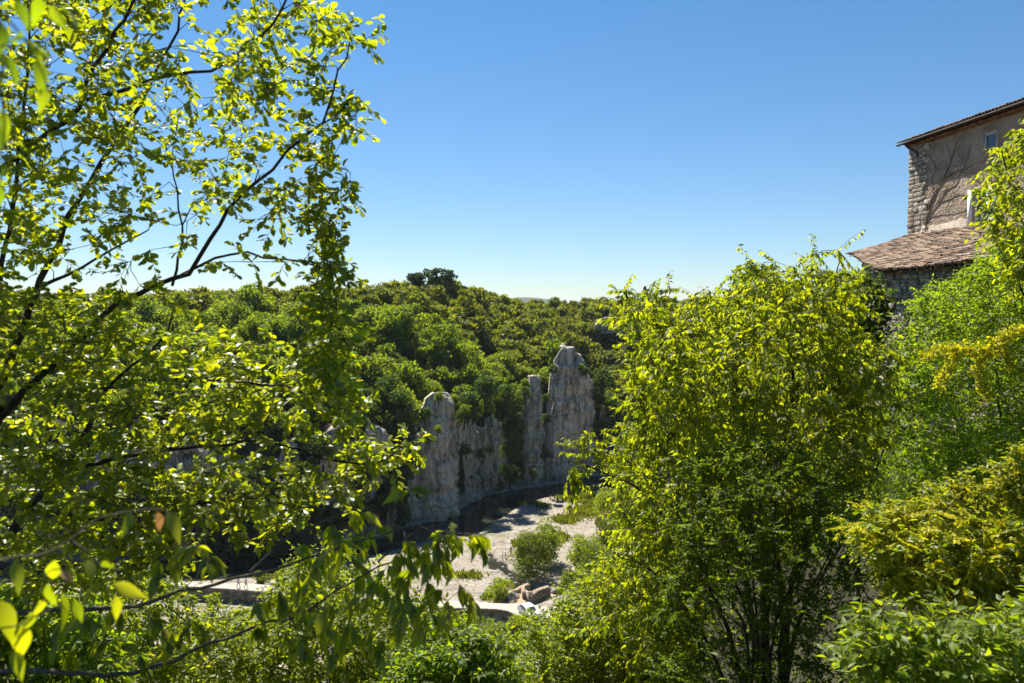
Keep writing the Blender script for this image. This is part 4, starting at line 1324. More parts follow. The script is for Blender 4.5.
# ruined enclosure of low tan walls
def low_wall(mb, pts, h, th, z0):
    ln = smooth_line(pts, 0.45)
    t = nrm(np.gradient(ln, axis=0)); n2 = np.stack([t[:, 1], -t[:, 0], 0 * t[:, 0]], 1)
    n = len(ln)
    hh = h * (0.92 + 0.07 * np.sign(vnoise(np.arange(n) / 2.2, z0 + pts[0][0])))
    A = ln - n2 * th / 2; B = ln + n2 * th / 2
    A0, B0, A1, B1 = A.copy(), B.copy(), A.copy(), B.copy()
    for q in (A0, B0): q[:, 2] = z0
    A1[:, 2] = z0 + hh; B1[:, 2] = z0 + hh * 0.97
    v = np.concatenate([A0, A1, B1, B0])
    i = np.arange(n - 1)
    mb.add(v, np.concatenate([np.stack([i + k * n, i + 1 + k * n, i + 1 + (k + 1) * n, i + (k + 1) * n], 1) for k in range(3)] + [np.array([[0, n, 2 * n, 3 * n], [n - 1, 4 * n - 1, 3 * n - 1, 2 * n - 1]])]))
ZF = -47.1
ru = thing('stone_ruin', 'low ruined tan stone walls round a sunken yard beyond the causeway', 'ruin')
mb = MB(); low_wall(mb, [PZ(524, 602, ZF), PZ(523, 597, ZF)], 2.0, 0.6, ZF); low_wall(mb, [PZ(523.2, 599.5, ZF), PZ(531, 604.0, ZF)], 1.9, 0.6, ZF)
mb.build('near_wall', M['tan_stone'], ru)
mb = MB(); low_wall(mb, [PZ(531, 604.5, ZF), PZ(540, 600.5, ZF), PZ(549, 597.5, ZF)], 1.9, 0.8, ZF); mb.build('side_wall', M['tan_stone'], ru)
mb = MB(); low_wall(mb, [PZ(513, 596.5, ZF), PZ(521, 593, ZF), PZ(529, 590, ZF)], 1.1, 0.7, ZF); mb.build('back_wall', M['tan_stone'], ru)
mb = MB()
yard = [PZ(506, 605, -46.55), PZ(524, 604, -46.55), PZ(531, 592, -46.55), PZ(513, 594.5, -46.55)]
g_ = 14
vv = [(1 - u) * ((1 - v) * yard[0] + v * yard[3]) + u * ((1 - v) * yard[1] + v * yard[2]) + ZU * (0.12 * vnoise(u * 5, v * 5)) for v in np.linspace(0, 1, g_) for u in np.linspace(0, 1, g_)]
mb.add(vv, [[r * g_ + c, r * g_ + c + 1, (r + 1) * g_ + c + 1, (r + 1) * g_ + c] for r in range(g_ - 1) for c in range(g_ - 1)])
mb.build('earth_yard', rough_mat('tan earth', [(0.3, (0.24, 0.18, 0.115)), (0.7, (0.36, 0.28, 0.19))], 1.2, 6, 0.95, 0.5, 6), ru, True)
bring_base(ru, tuple(PZ(528, 600, ZF)))

# boulders
def boulder_mesh(seed):
    bm = bmesh.new(); bmesh.ops.create_icosphere(bm, subdivisions=3, radius=1)
    for v in bm.verts:
        c = v.co.copy()
        k = 1 + 0.30 * float(fbm(c.x * 1.1 + seed, c.y * 1.1, c.z * 1.1 + seed, 3))
        v.co = Vector((c.x * k, c.y * k * 0.8, max(-0.4, c.z * k * 0.6)))
    me = bpy.data.meshes.new('boulder'); bm.to_mesh(me); bm.free(); me.materials.append(M['rock'])
    return me
BM = [boulder_mesh(s) for s in (1.2, 4.7, 8.1, 12.6)]
def boulder(p, r, l, g=None, kind='boulder'):
    o = bpy.data.objects.new(kind, BM[rng.integers(4)]); COL.objects.link(o)
    o.location = tuple(p); o.scale = (r * rng.uniform(.8, 1.2), r, r * rng.uniform(.7, 1.1)); o.rotation_euler = (rng.uniform(-.2, .2), rng.uniform(-.2, .2), rng.uniform(0, 6.3))
    return tag(o, l, 'boulder', g)
boulder(PZ(512, 599, -46.9), 1.3, 'dark grey boulder beside the yellow bush at the causeway edge')
boulder(PZ(500, 619, -46.6), 1.6, 'tan rounded rock outcrop just below the causeway front')
boulder(PZ(555, 590, -46.5), 1.2, 'pale tan boulder beyond the right end of the ruined walls')
for i in range(70):
    a, b = rng.uniform(470, 590), rng.uniform(500, 590)
    if i < 40:                     # most of them lie in and along the brook
        t_ = rng.random(); a, b = 480 + 42 * t_ + rng.normal(0, 5), 549 + 41 * t_ + rng.normal(0, 3)
    p = PZ(a, b, -47); z = float(ground(p[0], p[1]))
    if z < -48.1: continue
    boulder((p[0], p[1], max(z, WATER - 0.05) - 0.05), rng.uniform(0.15, 0.42), 'small grey boulder strewn over the pale gravel bar', 'boulders on the gravel bar')
for i in range(40):
    x = rng.uniform(-30, 21); y = float(far_bank(x)) + rng.uniform(-0.8, 1.4)
    boulder((x, y, WATER + rng.uniform(0, 0.35)), rng.uniform(0.2, 0.6), 'fallen pale rock at the cliff foot by the water', 'rocks along the cliff foot')

# people
def person_mat(stops):
    m, nt = new_mat('clothing')
    tc = N(nt, "ShaderNodeTexCoord"); sp = N(nt, "ShaderNodeSeparateXYZ"); nt.links.new(tc.outputs["Object"], sp.inputs[0])
    mr = N(nt, "ShaderNodeMapRange"); mr.inputs["From Max"].default_value = 1.75; nt.links.new(sp.outputs[2], mr.inputs["Value"])
    rp = ramp(nt, stops, 'CONSTANT'); nt.links.new(mr.outputs[0], rp.inputs[0])
    bs = N(nt, "ShaderNodeBsdfPrincipled"); bs.inputs["Roughness"].default_value = 0.8; nt.links.new(rp.outputs[0], bs.inputs["Base Color"])
    out = N(nt, "ShaderNodeOutputMaterial"); nt.links.new(bs.outputs[0], out.inputs[0]); return m
SKIN = (0.42, 0.25, 0.17)
def person(loc, rz, label, group, shirt, legs, hair, h=1.72, stride=0.25, arm=0.15):
    J = {'pelvis': (0, 0, .93, .135), 'waist': (0, .01, 1.08, .125), 'chest': (0, .0, 1.30, .15), 'neck': (0, .0, 1.47, .055), 'chin': (0, -.02, 1.56, .07), 'head': (0, -.01, 1.64, .098), 'crown': (0, .01, 1.70, .075)}
    E = [('pelvis', 'waist'), ('waist', 'chest'), ('chest', 'neck'), ('neck', 'chin'), ('chin', 'head'), ('head', 'crown')]
    for s, n in ((1, 'a'), (-1, 'b')):
        J['sh' + n] = (.19 * s, 0, 1.40, .062); J['el' + n] = (.25 * s, -arm * s + .03, 1.12, .045); J['wr' + n] = (.25 * s, -arm * 2 * s - .05, .90, .032); J['ha' + n] = (.245 * s, -arm * 2.2 * s - .07, .81, .036)
        J['hip' + n] = (.10 * s, 0, .88, .095); J['kn' + n] = (.105 * s, -stride * .5 * s - .03, .49, .062); J['an' + n] = (.105 * s, -stride * s + .04, .09, .042); J['to' + n] = (.115 * s, -stride * s - .13, .035, .034)
        E += [('chest', 'sh' + n), ('sh' + n, 'el' + n), ('el' + n, 'wr' + n), ('wr' + n, 'ha' + n), ('pelvis', 'hip' + n), ('hip' + n, 'kn' + n), ('kn' + n, 'an' + n), ('an' + n, 'to' + n)]
    ks = list(J)
    me = bpy.data.meshes.new('person'); me.from_pydata([J[k][:3] for k in ks], [(ks.index(a), ks.index(b)) for a, b in E], [])
    o = bpy.data.objects.new('person', me); COL.objects.link(o)
    sm = o.modifiers.new('body', 'SKIN'); o.modifiers.new('smooth', 'SUBSURF').levels = 1
    for i, k in enumerate(ks):
        r = J[k][3]; me.skin_vertices[0].data[i].radius = (r, r * (.8 if k in ('chest', 'waist', 'pelvis') else 1))
    me.skin_vertices[0].data[0].use_root = True
    me.materials.append(person_mat([(0, (0.06, 0.05, 0.05)), (0.045, SKIN if legs is None else legs), (0.30, legs or (0.07, 0.08, 0.12)), (0.56, shirt), (0.83, SKIN), (0.955, hair)]))
    hm = MB(); th = np.linspace(0, math.pi * 0.62, 6); ph = np.linspace(0, 2 * math.pi, 12, endpoint=False)
    hv = [(0.105 * math.sin(t) * math.cos(p), 0.012 + 0.112 * math.sin(t) * math.sin(p) + (0.03 if t > 1 and math.sin(p) > 0 else 0), 1.655 + 0.115 * math.cos(t) + (0.06 if t > 1.3 and math.sin(p) < -.3 else 0)) for t in th for p in ph]
    hm.add(hv, [[r * 12 + c, r * 12 + (c + 1) % 12, (r + 1) * 12 + (c + 1) % 12, (r + 1) * 12 + c] for r in range(5) for c in range(12)])
    hm.build('hair', plain_mat('hair', hair, 0.7), o, True)
    o.location = tuple(float(q) for q in loc); o.rotation_euler = (0, 0, rz); s = h / 1.76; o.scale = (s, s, s)
    return tag(o, label, 'person', group)
def on(px, py, z): return PZ(px, py, z)
p = on(238.4, 587.5, ZT + 0.03)
person(p, 1.5, 'walker in pale top and dark shorts, left one of the pair on the causeway', 'walkers on the causeway', (0.55, 0.53, 0.50), (0.05, 0.055, 0.08), (0.05, 0.03, 0.02), 1.72)
p = on(246.0, 588.2, ZT + 0.03)
person(p, 1.7, 'walker in light blue top, right one of the pair on the causeway', 'walkers on the causeway', (0.40, 0.46, 0.58), (0.12, 0.12, 0.16), (0.09, 0.05, 0.03), 1.78)
for a, b, z_, l, sh, lg, h, rz in [(511, 556.5, None, 'person in dark clothes standing upright by the brook on the gravel', (0.03, 0.035, 0.05), (0.025, 0.025, 0.03), 1.75, 0.3),
                                   (505.5, 558.5, None, 'child in brownish red top beside the dark figure on the gravel', (0.28, 0.10, 0.07), (0.10, 0.07, 0.06), 1.25, 2.0), 
                                   (502.5, 558.8, None, 'child in grey top, leftmost figure by the brook on the gravel', (0.20, 0.17, 0.16), (0.08, 0.06, 0.06), 1.15, -1.2)]:
    q = PZ(a, b, -46.9); q[2] = float(ground(q[0], q[1])) - 0.01
    person(q, rz, l, 'people on the gravel bar', sh, lg, (0.05, 0.035, 0.025), h, 0.10, 0.05)

# white car half hidden below the causeway
car = thing('parked_car', 'small white car half hidden by bushes at the right end of the causeway', 'car')
cp = PZ(529, 615.5, ZT + 0.05)
M['car_white'] = plain_mat('white car paint', (0.72, 0.73, 0.75), 0.3, 0.5)
M['rubber'] = plain_mat('tyre rubber', (0.02, 0.02, 0.02), 0.8)
prof = [(-1.95, .32), (-1.97, .62), (-1.80, .80), (-0.95, .93), (-0.35, 1.40), (0.2, 1.50), (1.1, 1.48), (1.75, 1.05), (1.93, .90), (1.95, .40), (1.8, .28), (-1.8, .26)]
bm = bmesh.new()
secs = []
for wdt, sc_ in ((-.84, .93), (-.80, 1.0), (.80, 1.0), (.84, .93)):
    secs.append([bm.verts.new((wdt * (1 if z < 1 else .86), x, .3 + (z - .3) * (1 if abs(wdt) < .82 else .97))) for x, z in prof])
for a, b in zip(secs[:-1], secs[1:]):
    for i in range(len(prof)): bm.faces.new((a[i], a[(i + 1) % 12], b[(i + 1) % 12], b[i]))
bm.faces.new(secs[0][::-1]); bm.faces.new(secs[-1])
bmesh.ops.recalc_face_normals(bm, faces=bm.faces)
me = bpy.data.meshes.new('body'); bm.to_mesh(me); bm.free(); me.materials.append(M['car_white'])
o = bpy.data.objects.new('body', me); COL.objects.link(o); o.parent = car
b_ = o.modifiers.new('bevel', 'BEVEL'); b_.width = 0.05; b_.segments = 3
def panel(name, q, mat):
    m_ = MB(); m_.add(q, [[0, 1, 2, 3]]); m_.build(name, mat, car)
panel('windscreen', [(-.66, -.93, .97), (.66, -.93, .97), (.60, -.40, 1.39), (-.60, -.40, 1.39)], M['glass'])
panel('rear_window', [(-.62, 1.70, 1.10), (.62, 1.70, 1.10), (.58, 1.17, 1.46), (-.58, 1.17, 1.46)], M['glass'])
for s in (-1, 1):
    panel('side_window', [(.775 * s, -.6, 1.02), (.775 * s, 1.3, 1.05), (.72 * s, 1.0, 1.40), (.72 * s, -.25, 1.36)], M['glass'])
    panel('headlight', [(.45 * s, -1.93, .66), (.74 * s, -1.90, .66), (.74 * s, -1.83, .79), (.45 * s, -1.85, .79)], M['white_paint'])
    for yy in (-1.2, 1.2):
        m_ = MB(); m_.tube([(.60 * s, yy, .31), (.62 * s, yy, .31), (.80 * s, yy, .31), (.82 * s, yy, .31)], [.24, .31, .31, .20], 18)
        w_ = m_.build('wheel', M['rubber'], car, True)
        m_ = MB(); m_.tube([(.81 * s, yy, .31), (.835 * s, yy, .31), (.83 * s, yy, .31)], [.20, .17, .01], 14); m_.build('rim', M['gutter'], w_, True)
car.location = tuple(float(q) for q in cp); car.rotation_euler = (0, 0, 0.5)

# bushes and small trees on the banks
def bank(name, px, py_base, Y, r, h, n_puff, n_leaf, leaf, label, cat, mat='bank_leaf', group=None):
    v, f = puffs(r, h, n_puff, n_leaf, leaf, shape='bush')
    tr = trunk_chunk(h, 0.03 + 0.011 * h)
    t = thing(name, label, cat, group=group)
    mesh_np('crown', v, f, M[mat], t)
    mesh_np('trunk', tr[0], tr[1], M['bark'], t)
    p = P(px, py_base, Y); p[2] = min(p[2], float(ground(p[0], p[1])) + 0.1)
    t.location = tuple(p); t.rotation_euler = (0, 0, random.uniform(0, 6))
    return t
bank('riverbank_tree', 534, 580, 134, 4.0, 8.2, 46, 9000, 0.24, 'leafy green riverside tree standing in the middle of the gravel bar', 'tree')
bank('riverbank_tree', 548, 563, 141, 3.2, 7.4, 34, 7000, 0.24, 'bright pointed riverside tree just behind the gravel bar tree', 'tree', 'lime_leaf')
bank('riverbank_shrub', 521, 556, 144, 1.9, 3.4, 14, 2600, 0.22, 'small green shrub at the left edge of the gravel bar trees', 'shrub')
bank('riverbank_shrub', 500, 603, 124.5, 2.7, 3.3, 26, 5000, 0.2, 'low yellow-green bush beside the brook and the causeway', 'shrub', 'lime_leaf')
bank('riverbank_shrub', 488, 604, 125, 1.6, 1.9, 12, 1800, 0.2, 'small low bush at the left of the yellow-green causeway bush', 'shrub')
bank('riverbank_shrub', 448, 582, 136, 1.7, 2.5, 14, 2400, 0.2, 'grey-green round bush alone on the gravel behind hanging leaves', 'shrub')
for i, (px, py, Y, r, h) in enumerate([(612, 525, 165, 4.0, 7.5), (628, 540, 155, 4.6, 8.5), (645, 520, 168, 5, 9), (606, 550, 146, 3.6, 6.4), (585, 575, 136, 3.4, 6.5), (600, 590, 126, 4, 7.5), (640, 580, 132, 5, 9), (575, 600, 122, 3, 5), (670, 560, 140, 5, 9)]):
    bank('riverbank_tree', px, py, Y, r, h, 34, 6000, 0.26, 'yellow-green bank tree glimpsed behind the hackberry crown edge', 'tree', ['lime_leaf', 'bank_leaf'][i % 2], 'bank trees behind the hackberry')
bank('riverbank_shrub', 213, 608, 118.5, 1.5, 2.6, 12, 2200, 0.2, 'bright tuft-like bush standing against the shaded causeway wall', 'shrub', 'lime_leaf')
bank('riverbank_shrub', 262, 584, 131.5, 1.6, 2.4, 14, 2200, 0.2, 'green bush behind the causeway just right of the two walkers', 'shrub')
for i, (px, py, Y) in enumerate([(285, 588, 130), (305, 590, 129), (330, 592, 131), (275, 612, 116), (240, 618, 112), (360, 600, 124), (395, 604, 122)]):
    bank('riverbank_shrub', px, py + 2, Y, rng.uniform(1.6, 2.6), rng.uniform(2.2, 4), 18, 2600, 0.22, 'green bank shrub near the causeway glimpsed between hanging leaves', 'shrub', ['lime_leaf', 'bank_leaf'][i % 2], 'shrubs along the causeway')

for i, (px, dy) in enumerate([(428, 0), (446, 2), (462, -1), (478, 1), (494, 0), (510, 1), (523, 1.5), (542, -1), (556, -1), (572, 0)]):
    bank('riverbank_shrub', px, 650, 107.5 + dy, rng.uniform(1.7, 2.5), 5.4 if px == 523 else rng.uniform(3.8, 4.7) if px < 500 or px > 530 else 3.2, 18, 3200, 0.2, 'light green shrub along the front wall of the causeway below the river view', 'shrub', ['lime_leaf', 'bank_leaf'][i % 2], 'shrubs before the causeway wall')
# short grass on the gravel bar and rough cover on the near slope
gv, gfc, n = [], [], 0
def blades(pts, L, w):
    a = rng.random(len(pts)) * 6.28
    ax = np.stack([0.5 * np.cos(a), 0.5 * np.sin(a), np.ones(len(pts))], 1)
    up = np.stack([-np.sin(a), np.cos(a), 0 * a], 1) + 0.3 * rng.standard_normal((len(pts), 3))
    return leaves_geo(pts, ax, up, L * (0.5 + rng.random(len(pts))), T_KITE)
pg = []
for (a, b, ra, rb, k) in [(576, 499, 15, 4, 1800), (566, 521, 12, 3.5, 900), (542, 507, 6, 1.5, 250), (585, 513, 14, 5, 1600), (528, 503, 12, 1.0, 300), (560, 540, 8, 4, 600), (515, 546, 3, 2, 120), (470, 577, 14, 3, 300), (600, 505, 14, 6, 1500)]:
    q = rng.standard_normal((k, 2)) * 0.5
    for u, v in q:
        p = PZ(a + u * ra, b + v * rb, -46.9); pg.append((p[0], p[1], float(0)))
pg = np.array(pg); pg[:, 2] = ground(pg[:, 0], pg[:, 1]) - 0.02
pg = pg[pg[:, 2] > WATER]
v, f = blades(pg, 0.75, 0.1)
o = mesh_np('riverside_grass', v, f, M['grass']); o['kind'] = 'stuff'; tag(o, 'rough tufted grass in patches over the pale gravel bar', 'grass', kind='stuff')
k = 45000
sx = rng.uniform(-95, 95, k); sy = 3 + 112 * rng.random(k) ** 1.5
sx *= (0.15 + sy / 115)
sz = ground(sx, sy)
ok = (sz > -46.55) & (sy > 4.5)
pts = np.stack([sx, sy, sz], 1)[ok]
rep = np.repeat(pts, 4, 0)
rep = rep + rng.standard_normal(rep.shape) * np.array([0.35, 0.35, 0.0]) + np.array([0, 0, 1]) * (rng.random(len(rep)) * (0.15 + 0.013 * rep[:, 1]))[:, None]
d = nrm(rng.standard_normal(rep.shape) + np.array([0, 0, 0.4]))
v, f = leaves_geo(rep, d, rng.standard_normal(rep.shape) * 0.6 + np.array([0, 0, 1]), (0.07 + 0.004 * rep[:, 1]) * (0.6 + 0.8 * rng.random(len(rep))), T_KITEW)
o = mesh_np('undergrowth', v, f, M['bank_leaf']); tag(o, 'tangled green undergrowth covering the steep near slope', 'undergrowth', kind='stuff')
# ------------------------------------------------------------------ foreground trees and shrubs
def L3(pts, d0, d1=None):
    """a branch line given by picture positions and its distance at both ends"""
    d1 = d0 if d1 is None else d1
    n = len(pts)
    return np.array([P(a, b, d0 + (d1 - d0) * i / max(1, n - 1)) for i, (a, b) in enumerate(pts)])
def rooted(line):
    """start the line on the ground below its first point"""
    p = line[0].copy(); z = float(ground(p[0], p[1]))
    if p[2] > z + 0.05:
        return np.vstack([[p[0] - 0.05, p[1], z - 0.15], line])
    return line

# --- downy oak on the left
D = 5.0
trunk_base = P(-95, 640, 5.2); tz = float(ground(trunk_base[0], trunk_base[1])); trunk_base[2] = tz
fork = P(-55, 500, 5.15)
fork2 = P(-40, 455, 5.1)
oak_limbs = [
    (np.vstack([[trunk_base - np.array([0, 0, .2])], [trunk_base * .5 + fork * .5 + np.array([-.05, 0, 0])], [fork]]), 0.13, 0.09),
    (np.vstack([[fork], L3([(0, 419), (51, 372), (86, 341), (113, 311), (156, 288), (188, 272), (219, 227), (242, 199), (273, 168), (305, 137), (324, 105), (340, 74), (352, 43)], 5.1, 4.5)]), 0.032, 0.004),
    (np.vstack([[fork2], L3([(0, 380), (23, 321), (39, 278), (59, 243), (66, 215), (90, 180), (113, 148), (137, 109), (156, 70), (172, 30), (190, -30)], 5.2, 5.8)]), 0.034, 0.006),
    (np.vstack([[fork2], L3([(-30, 260), (0, 172), (35, 145), (70, 121), (86, 90), (102, 47), (129, 0), (150, -40)], 4.9, 4.3)]), 0.032, 0.007),
    (L3([(86, 100), (133, 84), (168, 74), (211, 70), (250, 47), (273, 27), (287, 0), (300, -25)], 4.55, 4.3), 0.013, 0.005),
    (np.vstack([[fork], L3([(-10, 560), (16, 518), (55, 475), (78, 438), (102, 391), (133, 364), (168, 329), (180, 294)], 4.9, 5.2)]), 0.042, 0.004),
    (L3([(98, 390), (156, 380), (215, 383), (250, 382), (290, 386), (330, 402), (352, 412)], 5.05, 4.7), 0.013, 0.004),
    (L3([(39, 286), (94, 259), (129, 239), (150, 233)], 5.2, 5.0), 0.014, 0.004),
    (L3([(180, 276), (230, 255), (262, 258), (300, 262), (330, 280), (338, 320)], 4.9, 4.5), 0.010, 0.003),
    (L3([(55, 475), (130, 455), (200, 450), (260, 440), (320, 455), (370, 462), (402, 448)], 5.0, 4.4), 0.02, 0.004),
    (L3([(30, 510), (110, 520), (190, 505), (260, 500), (320, 505)], 5.0, 4.6), 0.018, 0.004),
    (L3([(172, 286), (180, 240), (174, 190), (168, 150)], 4.95, 5.3), 0.010, 0.004),
    (L3([(0, 419), (-10, 330), (10, 230), (20, 120), (30, 20)], 5.1, 4.6), 0.025, 0.006),
]
top_poly = [(-70, -60), (310, -60), (322, -5), (338, 8), (352, 28), (372, 38), (366, 72), (356, 95), (366, 150), (356, 192), (342, 200), (348, 240), (332, 262), (300, 238), (255, 222), (222, 215), (196, 205), (160, 190), (150, 235), (120, 262), (95, 268), (40, 275), (-70, 275)]
strip_poly = [(300, 228), (340, 232), (346, 262), (342, 300), (352, 325), (372, 365), (366, 400), (352, 420), (350, 455), (328, 440), (318, 395), (300, 345)]
low_poly = [(-70, 262), (45, 262), (100, 275), (118, 305), (170, 325), (215, 330), (262, 332), (310, 345), (330, 380), (345, 402), (352, 430), (380, 436), (412, 446), (404, 470), (372, 478), (362, 498), (330, 520), (296, 545), (240, 548), (186, 560), (150, 590), (-70, 620)]
tg = np.vstack([crown_points(top_poly, 350, 4.9, 2.2, 120, margin=20), crown_points(strip_poly, 46, 4.6, 0.8, 40, margin=12), crown_points(low_poly, 520, 5.0, 1.7, 120, margin=16),
                np.array([P(a, b, 4.55) for a, b in [(352, 43), (362, 40), (345, 30), (258, 12), (300, 5), (322, 12), (275, 20), (350, 95), (356, 120), (350, 180), (340, 190), (402, 448), (392, 455), (378, 462), (410, 447), (385, 447), (338, 305), (334, 322), (118, 232), (132, 215), (128, 262), (150, 250), (160, 222), (196, 215), (208, 196), (186, 235), (140, 285), (120, 290), (228, 196), (150, 200), (252, 262), (285, 262), (222, 262), (165, 300), (200, 300), (240, 300), (106, 250)]])])
# leave the real openings of the crown
pxx, pyy, _ = to_px(tg)
hole = lambda x0, x1, y0, y1, k: ((pxx > x0) & (pxx < x1) & (pyy > y0) & (pyy < y1) & (rng.random(len(pxx)) < k))
kill = hole(170, 320, 290, 335, .5) | hole(240, 330, 400, 480, .55) | hole(190, 268, 555, 615, 1) | hole(295, 330, 20, 60, .5) | hole(205, 250, 30, 62, .6) | hole(60, 95, 60, 110, .4) | hole(170, 215, 20, 70, .35)
tg = tg[~kill]
plant('oak_tree', 'tall spreading oak with dark slender boughs and backlit leaves filling the left side', 'tree', oak_limbs, tg, 'oak_leaf', trunk_base,
      twig_r=0.0028, step=0.10, lift=0.12, n_sprig=3, length=0.15, n_leaf=10, size=0.055, T=T_OAK, droop=0.12, spread=1.1, side=0.75, up_jit=0.6, rosette=0.9, stem_r=0.0014)

# --- hackberry in the middle right
HD = 11.0
hb = P(766, 690, HD); hb[2] = float(ground(hb[0], hb[1]))
def stem_(pts, d0, d1): return np.vstack([[hb + np.array([rng.uniform(-.25, .25), rng.uniform(-.2, .2), -.2])], L3(pts, d0, d1)])
hack_limbs = [
    (stem_([(766, 600), (775, 500), (788, 430), (792, 370), (782, 310), (765, 275)], HD, HD + .4), 0.085, 0.012),
    (stem_([(752, 620), (735, 520), (700, 440), (662, 370), (632, 318), (628, 292)], HD, HD - .8), 0.065, 0.007),
    (stem_([(790, 600), (820, 480), (842, 390), (835, 290), (840, 262)], HD, HD + 1.2), 0.065, 0.008),
    (stem_([(725, 620), (690, 560), (650, 500), (612, 476), (570, 462)], HD, HD - 1.5), 0.05, 0.006),
    (stem_([(710, 650), (680, 600), (645, 565), (612, 555)], HD - .2, HD - 1.8), 0.045, 0.006),
    (stem_([(780, 600), (770, 520), (748, 440), (725, 370), (700, 310)], HD + .2, HD + 1.5), 0.06, 0.008),
    (stem_([(800, 620), (850, 530), (885, 450), (900, 390)], HD, HD + 1.5), 0.05, 0.008),
]
hp = [(606, 300), (628, 288), (652, 296), (690, 300), (718, 288), (738, 275), (748, 262), (775, 268), (800, 255), (838, 254), (862, 270), (870, 300), (880, 335), (905, 345), (910, 380), (895, 430), (880, 480), (850, 540), (800, 560), (745, 570), (715, 620), (700, 690), (650, 690), (610, 650), (575, 610), (596, 560), (612, 520), (602, 485), (592, 462), (600, 440), (618, 420), (612, 390), (622, 360), (604, 335)]
tg = np.vstack([crown_points(hp, 1200, HD, 5.0, 120, margin=18),
                np.array([P(a, b, HD - 1.2) for a, b in [(574, 446), (580, 455), (572, 466), (584, 436), (590, 450), (570, 474), (600, 465), (578, 480)]]),
                np.array([P(a, b, HD) for a, b in [(625, 290), (618, 300), (648, 290), (656, 300), (667, 290), (742, 268), (752, 262), (764, 270), (776, 262), (700, 300), (712, 296), (815, 252), (838, 250)]])])
plant('hackberry_tree', 'broad yellow-green hackberry with drooping pointed leaves and several stems right of the river view', 'tree', hack_limbs, tg, 'hack_leaf', hb,
      twig_r=0.004, step=0.22, lift=0.2, n_sprig=4, length=0.34, n_leaf=15, size=0.082, T=T_KITE, droop=0.3, leaf_droop=0.8, spread=1.15, side=0.7, up_jit=0.6, stem_r=0.0022)

# --- dark small-leaved shrub in the shade in front of it
pv = P(760, 700, 8.6); pv[2] = float(ground(pv[0], pv[1]))
pv_limbs = [(np.vstack([[pv + np.array([a * .2, 0, -.2])], L3([(762 + a * 12, 640), (762 + a * 40, 570), (758 + a * 62, 500)], 8.6, 8.6 + .4 * b)]), 0.03, 0.006) for a, b in [(-1.4, 1), (-.8, -1), (-.2, 1), (.3, -1), (.9, 1), (1.5, -.5)]]
pv_poly = [(676, 500), (700, 455), (745, 440), (800, 448), (845, 470), (876, 520), (872, 580), (858, 640), (850, 720), (655, 720), (650, 650), (668, 570)]
tg = crown_points(pv_poly, 520, 8.6, 2.4, 80)
plant('privet_shrub', 'dark small-leaved shrub standing in shade in front of the hackberry stems', 'shrub', pv_limbs, tg, 'privet_leaf', pv,
      twig_r=0.003, step=0.15, n_sprig=5, length=0.22, n_leaf=16, size=0.036, T=T_KITEW, droop=0.1, spread=1.2, side=0.9, up_jit=0.9, stem_r=0.0015, want_stems=False)

# --- fresh green tree before the house wing
def simple_tree(name, label, cat, poly, n, d, thick, leafm, trunk_px, limbs_px, r0, round_px=80, **kw):
    base = P(trunk_px, 690, d); base[2] = float(ground(base[0], base[1]))
    top = limbs_px[0][0]
    tops = P(top[0], top[1], d)
    limbs = []
    for l in limbs_px:
        limbs.append((np.vstack([[base - np.array([0, 0, .2])], L3(l, d, d + rng.uniform(-.3, .3) * thick)]), r0 * rng.uniform(.7, 1), r0 * .12))
    tg = crown_points(poly, n, d, thick, round_px, margin=0.4 * kw['length'] / d * F)
    return plant(name, label, cat, limbs, tg, leafm, base, **kw)
simple_tree('ash_tree', 'fresh green fine-leaved tree in front of the stone wing wall', 'tree',
    [(1075, 235), (1075, 540), (1010, 560), (950, 555), (880, 535), (852, 490), (856, 440), (872, 405), (892, 375), (896, 330), (912, 300), (940, 280), (962, 268), (985, 258), (1000, 235)], 1450, 17.0, 4.5, 'green_leaf', 985,
    [[(985, 520), (960, 430), (930, 370)], [(995, 500), (1000, 400), (985, 300)], [(1010, 500), (1030, 380), (1050, 280)], [(975, 540), (930, 470), (900, 430)]], 0.09,
    twig_r=0.005, step=0.3, lift=0.25, n_sprig=5, length=0.42, n_leaf=14, size=0.075, T=T_KITE, droop=0.3, spread=1.1, side=0.9, up_jit=0.8, stem_r=0.003, want_stems=False)
simple_tree('hackberry_tree', 'yellow-green tree top reaching up before the house window at the right edge', 'tree',
    [(1090, 100), (1090, 330), (1020, 300), (1000, 262), (990, 240), (978, 228), (982, 205), (975, 188), (988, 175), (982, 160), (1000, 142), (1010, 130), (1040, 118)], 300, 14.0, 3.0, 'hack_leaf', 1075,
    [[(1070, 400), (1045, 280), (1015, 200), (1000, 150)], [(1075, 380), (1080, 250), (1060, 140)], [(1072, 420), (1030, 310), (995, 235)]], 0.08, 60,
    twig_r=0.004, step=0.25, n_sprig=4, length=0.34, n_leaf=9, size=0.10, T=T_KITE, droop=0.6, spread=1.0, side=0.75, up_jit=0.6, stem_r=0.0025)
simple_tree('ivy_thicket', 'dark ivy mass against the left end of the stone wing', 'ivy',
    [(832, 290), (850, 272), (880, 276), (892, 300), (884, 330), (872, 355), (845, 350), (828, 320)], 90, 18.5, 1.6, 'ivy_leaf', 858,
    [[(858, 420), (858, 320)], [(862, 420), (872, 300)]], 0.05, 40, twig_r=0.005, step=0.3, n_sprig=5, length=0.3, n_leaf=14, size=0.09, T=T_KITEW, droop=0.3, spread=1.2, up_jit=0.8, want_stems=False)
